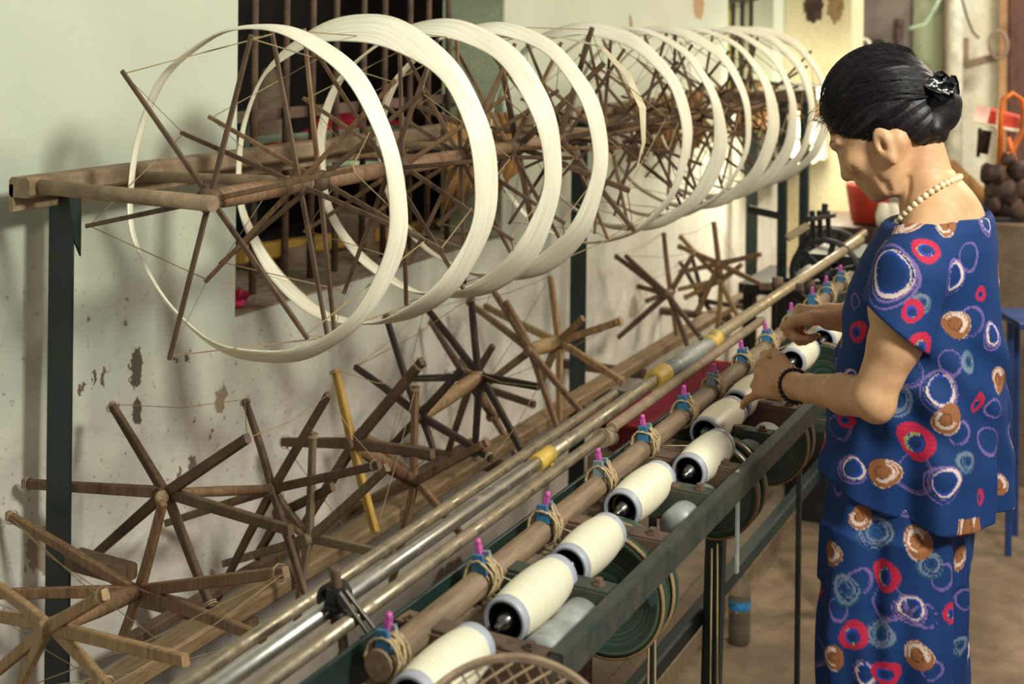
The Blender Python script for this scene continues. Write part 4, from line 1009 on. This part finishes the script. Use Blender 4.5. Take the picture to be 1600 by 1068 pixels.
# head
B.ell(H(-.008, 0, .008), (.094, .073, .086), HF, .01)
B.ell(H(.040, 0, -.045), (.058, .060, .068), HF, .02)
B.ell(H(.042, 0, -.082), (.046, .048, .034), HF, .018)
for s in (-1, 1):
    B.cap(H(-.012, s*.055, -.052), H(.045, s*.036, -.104), .018, .018, k=.02)          # jaw line
B.cap(H(.074, -.012, -.104), H(.074, .012, -.104), .0160, k=.012)                       # chin
B.cap(H(.084, 0, -.022), H(.100, 0, -.050), .0075, .010, k=.012); B.ell(H(.100, 0, -.056), (.012, .012, .009), HF, .006)
for s in (-1, 1):
    B.ell(H(.092, s*.011, -.057), (.009, .007, .006), HF, .005)
    B.ell(H(.066, s*.040, -.045), (.022, .022, .020), HF, .015)                          # cheeks
    B.ell(H(.086, s*.031, -.020), (.014, .018, .011), HF, .012, 's')                     # sockets
    B.ell(H(.074, s*.031, -.022), (.0125, .0135, .0115), HF, .004)                       # lidded eyes
    B.cap(H(.088, s*.014, -.002), H(.072, s*.048, -.002), .008, .007, k=.01)            # brows
    ec = H(.006, s*.0715, -.047)
    EF = np.stack([fh*.94+uh*.2, lh, uh*.98-fh*.2])
    B.ell(ec, (.0155, .0075, .030), EF, .004); B.ell(ec+lh*s*.010+fh*.004+uh*.004, (.0085, .0085, .016), EF, .0025, 's')
    B.ell(ec+lh*s*.004+fh*.002-uh*.002, (.0045, .010, .008), EF, .002, 's')
    B.cap(ec-uh*.024+fh*.002, ec-uh*.030+fh*.002, .008, .006, k=.006)
B.ell(H(.088, 0, -.078), (.010, .022, .0055), HF, .005); B.ell(H(.086, 0, -.088), (.010, .020, .006), HF, .005)
B.ell(H(.098, 0, -.0825), (.008, .026, .0016), HF, .003, 's')
# folds under the jaw
B.cap(H(.050, 0, -.098), H(-.01, 0, -.095), .022, .028, k=.015)
# arms and hands
def nrm_(v): return v/np.linalg.norm(v)
def hand(W, d, nb, side, curls, thumb, sz=1.0, spread=.10):
    """W wrist, d towards knuckles, nb back-of-hand normal, side = direction of index/thumb"""
    d = nrm_(d); nb = nrm_(nb-d*nb.dot(d)); sd = nrm_(side-d*side.dot(d)-nb*side.dot(nb))
    Lp = .082*sz
    B.cap(W, W+d*.03, .022*sz, .024*sz, k=.012)
    for q in (-.024, -.009, .008, .024):
        B.cap(W+d*.018+sd*q*.5*sz, W+d*Lp+sd*q*sz-d*abs(q)*.25, .0135*sz, .0105*sz, k=.010)
    B.cap(W+d*.02-nb*.005+sd*.014, W+d*.06-nb*.008+sd*.022, .014*sz, .012*sz, k=.012)
    LEN = [(.038, .024, .019), (.042, .027, .020), (.039, .025, .019), (.031, .019, .017)]; tips = []
    for i in range(4):
        q = [.027, .009, -.009, -.026][i]; p = W+d*(Lp-abs(q)*.25)+sd*q*sz; a = 0
        f = nrm_(d+sd*(q/.027)*spread)
        B.ell(p+nb*.003, (.0085, .0085, .0085), None, .006)
        for j in range(3):
            a += curls[i][j]; dd = f*math.cos(a)-nb*math.sin(a); e = p+dd*LEN[i][j]*sz
            r0 = [.0085, .0078, .0070][j]*sz*(1 if i < 3 else .9); r1 = [.0080, .0072, .0060][j]*sz*(1 if i < 3 else .9)
            B.cap(p, e, r0, r1, k=.0035); p = e
        tips.append(p)
    p = W+d*.018*sz+sd*.022*sz-nb*.006
    for (q, L, r0, r1) in thumb:
        dd = nrm_(d*q[0]+sd*q[1]+nb*q[2]); e = p+dd*L*sz; B.cap(p, e, r0, r1, k=.006); p = e
    return tips
# near (left) arm
EL = V3(atY(1364, 622, 2.085)); WR = V3(atD(1241, 603, 2.375)); S0 = SH[-1]
M1 = S0*.5+EL*.5+V3([.008, -.01, 0])
B.cap(S0, M1, .042, .037, k=.02); B.cap(M1, EL, .037, .031, k=.02); B.ell(EL+V3([.008, -.002, -.010]), (.024, .024, .026), None, .012)
M2 = EL*.68+WR*.32
B.cap(EL, M2, .032, .032, k=.012); B.cap(M2, EL*.2+WR*.8, .032, .0235, k=.012); B.cap(EL*.2+WR*.8, WR, .0235, .0215, k=.01)
KN = V3(atD(1186, 590, 2.445))
nbL = V3([.05, -1., .30])
R_ = math.radians
hand(WR, KN-WR, nbL, V3([0, .25, 1.]), [(R_(40), R_(55), R_(30)), (R_(48), R_(50), R_(25)), (R_(38), R_(35), R_(20)), (R_(10), R_(18), R_(10))],
     [((.95, .50, -.10), .036, .0125, .0112), ((.95, .30, -.30), .028, .0110, .0095), ((.85, -.1, -.55), .022, .0092, .0072)], 1.06, .55)
# far (right) arm
WR2 = V3(atY(1322, 497, 2.50)); EL2 = V3([-.345, 2.475, 1.0]); S2 = SH[1]
B.cap(S2, EL2, .042, .036, k=.02); B.cap(EL2, WR2, .037, .024, k=.02)
KN2 = V3(atY(1277, 492, 2.50))
hand(WR2, KN2-WR2, V3([-.1, .45, 1.]), V3([0, -.9, .35]), [(R_(62), R_(78), R_(40)), (R_(66), R_(84), R_(48)), (R_(70), R_(86), R_(50)), (R_(74), R_(84), R_(45))],
     [((.85, .45, -.25), .036, .0140, .0125), ((1., .0, -.25), .032, .0122, .0108), ((.85, -.3, -.5), .023, .0108, .0085)], 1.06, .06)
for ln in ([(1385, 284), (1391, 298), (1397, 311)], [(1372, 276), (1381, 290), (1388, 304)], [(1420, 278), (1420, 296), (1416, 318)], [(1331, 262), (1340, 272), (1348, 286)]):
    hp = [B.hit(*q) for q in ln]
    for a_, b_ in zip(hp, hp[1:]):
        if a_ is not None and b_ is not None: B.cap(a_, b_, .0022, .0022, k=.006, mode='s')
body = B.mesh('body', M['skin'], wo, 2); Bz = B.lo
del B
# ---------------- clothes
MOT_B = [(1385, 425, 40, 'W'), (1450, 383, 25, 'R'), (1497, 434, 23, 'W'), (1478, 347, 17, 'B'), (1546, 346, 16, 'W'), (1567, 428, 19, 'B'), (1538, 462, 13, 'R'), (1500, 508, 23, 'B'), (1446, 546, 25, 'R'),
         (1430, 482, 18, 'R'), (1447, 470, 15, 'G'), (1557, 520, 19, 'W'), (1519, 563, 16, 'G'), (1473, 605, 26, 'W'), (1532, 631, 18, 'R'), (1565, 592, 20, 'B'), (1478, 661, 23, 'B'), (1428, 688, 28, 'R'), (1396, 622, 26, 'G'),
         (1550, 685, 22, 'L'), (1518, 722, 18, 'G'), (1428, 738, 32, 'L'), (1474, 757, 24, 'W'), (1377, 736, 24, 'B'), (1328, 728, 20, 'W'), (1568, 757, 17, 'B'), (1536, 774, 12, 'R'), (1306, 668, 22, 'L'), (1334, 515, 17, 'R'),
         (1330, 470, 13, 'L'), (1316, 655, 14, 'R'), (1410, 573, 28, 'L'), (1345, 640, 15, 'B'), (1520, 400, 22, 'L'), (1525, 500, 26, 'L'), (1560, 640, 16, 'L'), (1480, 565, 20, 'L'), (1323, 590, 12, 'W'), (1505, 680, 18, 'L')]
MOT_T = [(1433, 843, 23, 'B'), (1418, 781, 19, 'W'), (1377, 772, 28, 'L'), (1364, 829, 25, 'G'), (1340, 805, 18, 'B'), (1379, 897, 23, 'R'), (1460, 884, 21, 'G'), (1317, 917, 22, 'G'), (1293, 862, 20, 'B'), (1420, 953, 21, 'W'),
         (1381, 938, 28, 'L'), (1343, 903, 20, 'L'), (1331, 989, 22, 'R'), (1370, 989, 21, 'G'), (1431, 1022, 22, 'B'), (1505, 1010, 16, 'G'), (1381, 1056, 21, 'R'), (1508, 822, 16, 'R'), (1493, 957, 15, 'R'), (1515, 940, 18, 'L'),
         (1296, 1027, 18, 'B'), (1346, 1053, 17, 'W'), (1467, 800, 22, 'L'), (1308, 752, 18, 'L'), (1505, 870, 18, 'B'), (1462, 1045, 16, 'L'), (1450, 960, 20, 'L'), (1304, 950, 16, 'L'), (1480, 900, 20, 'L')]
def fbm1(a, seed):
    return .5*math.sin(a*2+seed)+.3*math.sin(a*3+seed*2.1)+.2*math.sin(a*5+seed*.7)
def paint(V, NRM, motifs, fillseed, fillr=(.017, .03), nfill=260):
    base = np.array(lin((17, 50, 102))[:3]); Cc = np.tile(base, (len(V), 1))
    RED, BRN, WHT, LIL, YEL, BLU, GRN, GRY = [np.array(lin(c)[:3]) for c in ((178, 34, 66), (142, 90, 56), (206, 184, 176), (124, 98, 160), (170, 162, 68), (34, 62, 156), (44, 98, 100), (112, 124, 144))]
    cen = []
    f = np.array(FW)
    Pv = V-np.array(CAM); Dp = Pv@np.array(FW); sx = CX+FPX*(Pv@np.array(RT))/Dp; sy = CY-FPX*(Pv@np.array(UPV))/Dp
    for (px, py, r, k) in motifs:
        m_ = (sx-px)**2+(sy-py)**2 < 36; m_ &= np.einsum('ij,ij->i', NRM, -Pv) > 0
        if not m_.any(): continue
        ii = np.where(m_)[0]; i = ii[np.argmin(Dp[ii])]; cen.append((V[i], NRM[i], r*Dp[i]/FPX*1.02, k))
    vis = [c[0] for c in cen]; rnd = np.random.RandomState(fillseed)
    for _ in range(nfill*6):
        i = rnd.randint(len(V)); p = V[i]; r = rnd.uniform(*fillr)
        if p[1] < 2.36 and NRM[i][1] < .45 and p[2] > .5 : 
            if min(np.linalg.norm(p-q[0])-q[2] for q in cen) < r*.9+.012: continue
            if NRM[i]@(-Pv[i]) > 0: continue
        if min([np.linalg.norm(p-q[0])-q[2] for q in cen]+[9]) < r*.75: continue
        cen.append((p, NRM[i], r, rnd.choice(list('RBWLGL'))))
        if len(cen) > nfill: break
    # order: thin rings first, filled later
    cen.sort(key=lambda q: 'LGWRB'.index(q[3]))
    for ci, (c, nn, r, k) in enumerate(cen):
        d = V-c; near = np.where((np.abs(d) < r*1.5).all(1))[0]; d = d[near]; nn = nn/np.linalg.norm(nn)
        a_ = np.cross(nn, (0, 0, 1.)); a_ = a_/max(np.linalg.norm(a_), 1e-6); b_ = np.cross(a_, nn)
        ok = (NRM[near]@nn > .05) & (np.abs(d@nn) < r*.9); near = near[ok]; d = d[ok]
        u, v = d@a_, d@b_; rs_ = ci*1.7
        asp = 1+.17*math.sin(rs_); rr = np.sqrt((u*asp)**2+(v/asp)**2)/r; th = np.arctan2(v, u)
        wb = .10*(np.sin(th*2+rs_)+.6*np.sin(th*3+rs_*2.3)); q = rr/(1+wb)
        lw = max(.0026/r, .085)
        def ring(R, col, w=1., ox=0, oy=0, al=1.):
            q2 = np.sqrt(((u*asp)/r-ox)**2+((v/asp)/r-oy)**2)/(1+wb*.8); m_ = np.abs(q2-R) < lw*w*(.75+.45*np.sin(th+rs_+R*9))
            Cc[near[m_]] = Cc[near[m_]]*(1-al)+col*al
        if k == 'B':
            m_ = q < 1; Cc[near[m_]] = BRN*(1+.12*np.sin(30*u[m_]/r))[:, None]
            
            h2 = np.sin(th+rs_) > -.35; sv = near; near = near[h2]; o_th = (u, v, th, wb); u, v, th, wb = u[h2], v[h2], th[h2], wb[h2]
            ring(.60, WHT, .9, .08, .05); ring(.70, WHT, .4, .0, .1, .8); ring(.96, WHT, .45, 0, -.03, .7)
            near = sv; u, v, th, wb = o_th; ring(.40, BRN*.4, .35, .12, 0)
        elif k == 'R':
            m_ = q < 1; Cc[near[m_]] = RED*(1+.15*np.sin(24*v[m_]/r))[:, None]
            q2 = np.sqrt((u*asp/r-.12)**2+(v/asp/r+.08)**2); Cc[near[q2 < .62]] = base*.8
            m_ = (q2 < .60) & (q2 > .36) & (u > -.1*r); sp2 = (np.sin(u/r*40)*np.sin(v/r*37) > -.1)
            Cc[near[m_ & sp2]] = YEL; Cc[near[m_ & ~sp2]] = GRN
            ring(.42, BLU, .8, .12, -.08)
            m_ = (np.abs(q2-.66) < lw); Cc[near[m_]] = RED
        elif k == 'W':
            ring(1.15, LIL, .5, .1, -.1, .85); ring(1.0, LIL, .5, .05, 0, .85); ring(.80, WHT, 1.0); ring(.72, BLU, .7, .06, .03); ring(.86, WHT, .5, -.05, .02)
        elif k == 'L':
            ring(.95, LIL, .65, 0, 0, .8); ring(.86, LIL, .35, .05, .04, .6)
        else:
            ring(1.0, GRN, .6, .05, -.04, .55); ring(.88, GRY, .8, 0, 0, .8); ring(.70, GRY, .7, .06, .05, .75); ring(.55, GRY, .6, -.04, .06, .65); ring(.35, GRN, .6, 0, 0, .5)
    return Cc
def painted(motifs, seed):
    def ex(o, V):
        me = o.data; N_ = np.empty(len(V)*3, np.float32); me.vertices.foreach_get('normal', N_); N_ = N_.reshape(-1, 3).astype(float)
        c = paint(V, N_, motifs, seed); at_ = me.color_attributes.new('print', 'FLOAT_COLOR', 'POINT')
        at_.data.foreach_set('color', np.concatenate([np.clip(c, 0, 1), np.ones((len(V), 1))], 1).astype(np.float32).ravel())
    return ex
t = NT('print_cotton'); at_ = t.nd('ShaderNodeAttribute'); at_.attribute_name = 'print'
n = t.noise(400, 2); t.bump(n, .25, .0006); col = t.mix(.25, at_.outputs['Color'], t.ramp(t.noise(500, 2), [(.3, (.55, .55, .55, 1)), (.7, (1, 1, 1, 1))]), 'MULTIPLY')
M['cotton'] = t.fin(col, .75, spec=.25)
def bfold(x, y, z, X, Y, I):
    th = np.arctan2(Y, X); g = np.clip((1.20-z)/.35, 0, 1)
    f = -(.011*np.sin(th*5+1.2+z*6)+.007*np.sin(th*9+.5-z*9)+.0035*np.sin(th*15+z*8))*g
    f = f-.0035*np.sin(X*60+(z-1.)*70+Y*20)*np.clip((1.17-z)/.08, 0, 1)*np.clip((z-.9)/.1, 0, 1)
    f = f-.003*np.sin(z*55+3*np.sin(th*2)+th*2.5)*np.clip((1.15-z)/.1, 0, 1)*np.clip((z-.86)/.05, 0, 1)
    return f
CL = Vol((-.62, 1.99, .80), (-.18, 2.60, 1.33), .0023)
hem = .858
for s in (-1, 1):
    S_ = SH[s]; e = (EL if s < 0 else EL2); dr = nrm_(e-S_)
    CL.cap(V3([-.362, Y0+s*.06, 1.262]), S_+V3([0, 0, .014]), .050, .052, k=.03)
    CL.cap(S_+V3([0, 0, .004]), S_+dr*.13+V3([0, s*.012, 0]), .054, .066, k=.02)
    q0 = S_+dr*.072; pn = nrm_(dr+V3([-.45, 0, 0])); dd = float(pn@q0)
    def cutp(x, y, z, pn=pn, dd=dd): return dd-(x*pn[0]+y*pn[1]+z*pn[2])
    CL.put(q0-.2, q0+.2, cutp, .003, 's')
    CL.cap(S_+dr*.06, S_+dr*.2+V3([0, s*.012, 0]), .048, .060, k=.003, mode='s')
CL.loft([(hem-.03, -.394, Y0, .146, .160), (.93, -.390, Y0, .141, .150), (1.02, -.384, Y0, .132, .144), (1.10, -.381, Y0, .127, .140), (1.17, -.378, Y0, .118, .138), (1.22, -.370, Y0, .106, .150), (1.25, -.362, Y0, .098, .145), (1.285, -.354, Y0, .086, .132), (1.317, -.346, Y0, .068, .108)], .02, bfold, n=2.2)
def hemf(x, y, z): return z-(hem-.016*np.cos((x+.39)/.14*1.4)+(x+.39)*(-.22)+0*y)
CL.put((-.7, 1.9, .7), (-.1, 2.7, hem+.08), hemf, .003, 's')
nl = [P3(1394, 352), P3(1440, 338), P3(1505, 362), P3(1550, 326)]
def neck(x, y, z):
    # boat neckline: removes the cloth above a saddle shaped surface, open ellipse round the neck
    cx_, cz_ = -.362, 1.262
    e = np.sqrt(((x-cx_)/.088)**2+((y-Y0)/.122)**2)
    lev = 1.286+.016*np.maximum((x-cx_)/.088, 0)+0*y
    return np.maximum((e-1)*.08, lev-z)
CL.put((-.6, 2.1, 1.18), (-.2, 2.45, 1.34), neck, .006, 's')
blouse = CL.mesh('blouse', M['cotton'], wo, 2, painted(MOT_B, 3)); del CL
# trousers
TR = Vol((-.60, 2.04, FZ+.03), (-.22, 2.52, .93), .0028)
def tfold(x, y, z, X, Y, I):
    th = np.arctan2(Y, X); return -(.009*np.sin(th*4+z*5+.6)+.006*np.sin(th*7-z*12)+.003*np.sin(th*13+z*9))
TR.loft([(.72, -.418, Y0, .110, .165), (.80, -.415, Y0, .112, .165), (.90, -.405, Y0, .10, .15), (.92, -.405, Y0, .095, .145)], .03, tfold)
for s in (-1, 1):
    TR.loft([(FZ+.09, -.40, Y0+s*.10, .095, .085), (.45, -.415, Y0+s*.093, .104, .088), (.65, -.418, Y0+s*.088, .106, .092), (.80, -.415, Y0+s*.075, .10, .08)], .025, tfold)
TR.mesh('trousers', M['cotton'], wo, 2, painted(MOT_T, 5)); del TR
# sandals
for s in (-1, 1):
    MB().box((-.455, Y0+s*.09, FZ+.012), (.25, .09, .022)).build('sandal', M['motor'], wo)
# ---------------- hair
t = NT('hair'); n = t.noise(6, 4, .6, stretch=(1, 1, 1)); s_ = t.noise(60, 3, .6, stretch=(1, 5, 1))
col = t.ramp(s_, [(.3, (12, 10, 14)), (.62, (30, 24, 28)), (.85, (66, 54, 54))]); t.bump(s_, .35, .0015); M['hair'] = t.fin(col, .46, spec=.35)
HR = Vol(tuple(HC-V3([.17, .12, .17])), tuple(HC+V3([.17, .12, .17])), .0024)
HR.ell(H(-.012, 0, .012), (.0985, .079, .093), HF, .01)
HR.ell(H(-.048, 0, -.045), (.046, .058, .052), HF, .02)
def hcut(x, y, z):
    X, Y, Z = x-HC[0], y-HC[1], z-HC[2]; f = X*fh[0]+Z*fh[2]; u_ = X*uh[0]+Z*uh[2]; al = np.abs(Y)
    line = np.where(f > .02, -.032+.95*(f-.02), np.where(f > -.045, -.002-.0*f-.030*np.clip((f+.045)/.065, 0, 1), -.002-(-.045-f)*3.0)) 
    line = np.interp(f, [-.12, -.06, -.036, -.019, .0, .02, .030, .0716, .09], [-.10, -.10, -.090, -.044, -.022, -.030, -.048, .006, .044]).astype(np.float32)
    return (u_-line)*.8+.004*np.sin(f*160)
q0, q1 = HC-.22, HC+.22
HR.put(q0, q1, hcut, .022, 's')
def groove(amp, fr, ph=0):
    def fn(x, y, z):
        X, Y, Z = x-HC[0], y-HC[1], z-HC[2]; f = X*fh[0]+Z*fh[2]; u_ = X*uh[0]+Z*uh[2]
        return np.arctan2(u_+.02, np.abs(Y)+.03)*fr+ph+f*6
    return fn
ga_ = HR.sl(q0, q1); gf = groove(0, 34)(ga_[1], ga_[2], ga_[3]); HR.G[ga_[0]] += (.0008*np.sin(gf)+.0006*np.sin(gf*2.3+1)).astype(np.float32)
hair = HR.mesh('hair', M['hair'], wo, 1); del HR
BU = Vol(tuple(P3(1462, 165)-.11), tuple(P3(1462, 165)+.11), .0022)
bc = P3(1463, 172)
BU.ell(bc, (.040, .044, .040), None, .01); BU.ell(bc+V3([-.035, -.012, -.018]), (.034, .032, .026), None, .012); BU.ell(bc+V3([.010, .0, .018]), (.026, .038, .020), None, .012)
BU.cap(P3(1415, 190)+V3([0, -.03, 0]), bc+V3([-.0, -.03, -.025]), .018, .02, k=.01)
q = BU.sl(bc-.12, bc+.12); a2 = np.arctan2(q[3]-bc[2], q[1]-bc[0]); r2 = np.sqrt((q[3]-bc[2])**2+(q[1]-bc[0])**2+(q[2]-bc[1])**2)
BU.G[q[0]] += (.0008*np.sin(r2*420+a2*2+q[2]*60)).astype(np.float32)
BU.mesh('hair_bun', M['hair'], wo, 1)['label'] = 'low black hair bun'; del BU
# loose strands lying over the hair
mb = MB(); rnd = random.Random(12)
for k in range(230):
    l0 = rnd.uniform(-.06, .075); f0 = rnd.uniform(.02, .09); pts = []
    for j in range(9):
        q = j/8; f = f0+(-.12-f0)*q; l = l0*(1-.55*q*q); 
        rr_ = 1-((f+.014)/.1035)**2-(l/.085)**2
        if rr_ < .02: continue
        u_ = .014+.0985*math.sqrt(rr_)+rnd.uniform(0, .0012)
        pts.append(Vector(H(f, l, u_)))
    if len(pts) > 3: mb.tube(pts, .00042, 3, cap=False)
for k in range(150):      # side strands on the near side, swept back towards the bun
    f0 = rnd.uniform(.035, .085); u0 = rnd.uniform(-.0, .075)
    if u0 < -.02+.95*(f0-.02): continue
    f1, u1 = -.10, rnd.uniform(-.03, .03); pts = []
    for j in range(9):
        q = j/8; f = f0+(f1-f0)*q; u_ = u0+(u1-u0)*q+.02*math.sin(q*PI)
        rr_ = 1-((f+.014)/.1035)**2-((u_-.014)/.0985)**2
        if rr_ < .03: continue
        pts.append(Vector(H(f, .0845*math.sqrt(rr_)+rnd.uniform(0, .001), u_)))
    if len(pts) > 3: mb.tube(pts, .00042, 3, cap=False)
for k in range(46):       # wisps at the forehead
    l0 = rnd.uniform(-.05, .06); p = Vector(H(.070+rnd.uniform(-.01, .012), l0, .048+rnd.uniform(-.015, .02))); d = Vector(fh*rnd.uniform(.5, 1)+uh*rnd.uniform(-.7, .5)+lh*rnd.uniform(-.3, .3)).normalized()
    L_ = rnd.uniform(.012, .034); mb.tube([p, p+d*L_*.5, p+d*L_+Vector((0, 0, -.004))], .00035, 3, cap=False)
for k in range(700):      # fine hairs softening the hairline at temple and nape
    f0 = rnd.uniform(-.02, .082); u0 = float(np.interp(f0, [-.02, .0, .02, .030, .0716, .09], [-.044, -.022, -.030, -.048, .006, .044]))+rnd.uniform(-.013, .010); pts = []
    for j in range(6):
        q = j/5; f = f0-.06*q; u_ = u0+.006*q+.012*q*q
        rr_ = 1-((f+.012)/.0995)**2-((u_-.012)/.094)**2
        if rr_ < .03: continue
        pts.append(Vector(H(f, .0785*math.sqrt(rr_)+rnd.uniform(-.0015, .001), u_)))
    if len(pts) > 3: mb.tube(pts, .00024, 3, cap=False)
mb.build('loose_strands', M['hair'], wo, kind='stuff')
# eyebrow hairs
mb = MB()
for s in (-1, 1):
    for k in range(26):
        q = k/25; p = Vector(H(.0955-.020*q, s*(.014+.036*q), .002+.003*math.sin(q*PI))); mb.tube([p, p+Vector(lh*s*.006-uh*.001-fh*.002)], .0005, 3, cap=False)
mb.build('eyebrow', M['hair'], wo)
mb = MB()
for s in (-1, 1):
    mb.tube([Vector(H(.0865-.012*q*q, s*(.020+.024*q), -.0275-.002*math.sin(q*PI))) for q in [k/6 for k in range(7)]], .0009, 5)
mb.build('eyelashes', M['hair'], wo)
# hair clip: black fabric flower with a band of crystals
hc = thing('hair_clip', P3(1455, 132), 'black fabric flower hair clip with sparkling crystals on top of the bun', 'hair clip')
M['satin'] = m_plain('satin', (16, 18, 20), .22)
for i, (px, py, sx, sy, yo) in enumerate(((1440, 127, 22, 9, -.012), (1458, 120, 20, 8, -.0), (1474, 128, 18, 10, -.016), (1487, 138, 12, 12, -.02), (1452, 133, 26, 8, -.03), (1470, 142, 20, 9, -.032))):
    p = Vector(P3(px, py, Y0+yo)); mb = MB(); N = 14; vs = []
    for r_ in (0, .5, 1):
        for k in range(N):
            a_ = 2*PI*k/N; w_ = 1+.18*math.sin(3*a_+i); vs.append(p+Vector((math.cos(a_)*r_*sx/950*w_, -.010*r_*math.sin(2*a_+i)+.018*r_*math.sin(a_), math.sin(a_)*r_*sy/950*w_+.007*r_*math.cos(2*a_+i))))
    fs = [(a*N+k, a*N+(k+1) % N, (a+1)*N+(k+1) % N, (a+1)*N+k) for a in range(2) for k in range(N)]
    o_ = mb.add(vs+[v+Vector((0, .004, 0)) for v in vs], fs+[tuple(3*N+q for q in f[::-1]) for f in fs]+[(2*N+k, 5*N+k, 5*N+(k+1) % N, 2*N+(k+1) % N) for k in range(N)], True).build('petal', M['satin'], hc)
for k in range(26):
    q = k/25; x = 1421+q*66; y = 127+q*17+3*math.sin(q*9)+random.uniform(-2, 2)
    MB().ball(P3(x, y, Y0-.040+random.uniform(-.003, .003)), .0023, 6, 4).build('crystal', M['crystal'], hc)
# necklace
nk = thing('necklace', P3(1450, 310), 'string of cream pearls round the woman\'s neck', 'necklace')
near_ = [(1396, 352), (1408, 340), (1422, 326), (1436, 313), (1452, 301), (1470, 290), (1486, 282), (1497, 278)]
ys_ = [-.052, -.062, -.067, -.068, -.064, -.054, -.034, -.012]
pts = [Vector(P3(x, y, Y0+d)) for (x, y), d in zip(near_, ys_)]
far = [Vector((p.x, 2*Y0-p.y, p.z)) for p in pts[::-1]]
fr_ = [Vector((pts[0].x-.012, Y0-.03, pts[0].z-.014)), Vector((pts[0].x-.018, Y0, pts[0].z-.02)), Vector((pts[0].x-.012, Y0+.03, pts[0].z-.014))]
loop = pts+far+fr_[::-1]
def resample(loop, n):
    L_ = [0]; m_ = len(loop)
    for i in range(m_): L_.append(L_[-1]+(loop[(i+1) % m_]-loop[i]).length)
    out = []
    for k in range(n):
        s = L_[-1]*k/n; i = max(j for j in range(m_) if L_[j] <= s+1e-9); q = (s-L_[i])/max(L_[i+1]-L_[i], 1e-9); out.append(loop[i].lerp(loop[(i+1) % m_], q))
    return out, L_[-1]
_, LL = resample(loop, 4); n_ = int(LL/.0108); ps, _ = resample(loop, n_)
for p in ps: MB().ball(p, .0055, 12, 8).build('pearl', M['pearl'], nk)
# bracelet
br = thing('bracelet', WR, 'dark brown glossy bead bracelet on the woman\'s near wrist', 'bracelet')
d = Vector(nrm_(WR-EL)); c = Vector(WR)-d*.004; dd, s1_, u1_ = frame_of(d)
for k in range(24):
    a_ = 2*PI*k/24; MB().ball(c+(s1_*math.cos(a_)+u1_*math.sin(a_))*.0285+d*(.004*math.sin(a_)), .0042, 8, 6).build('bead', M['bead'], br)
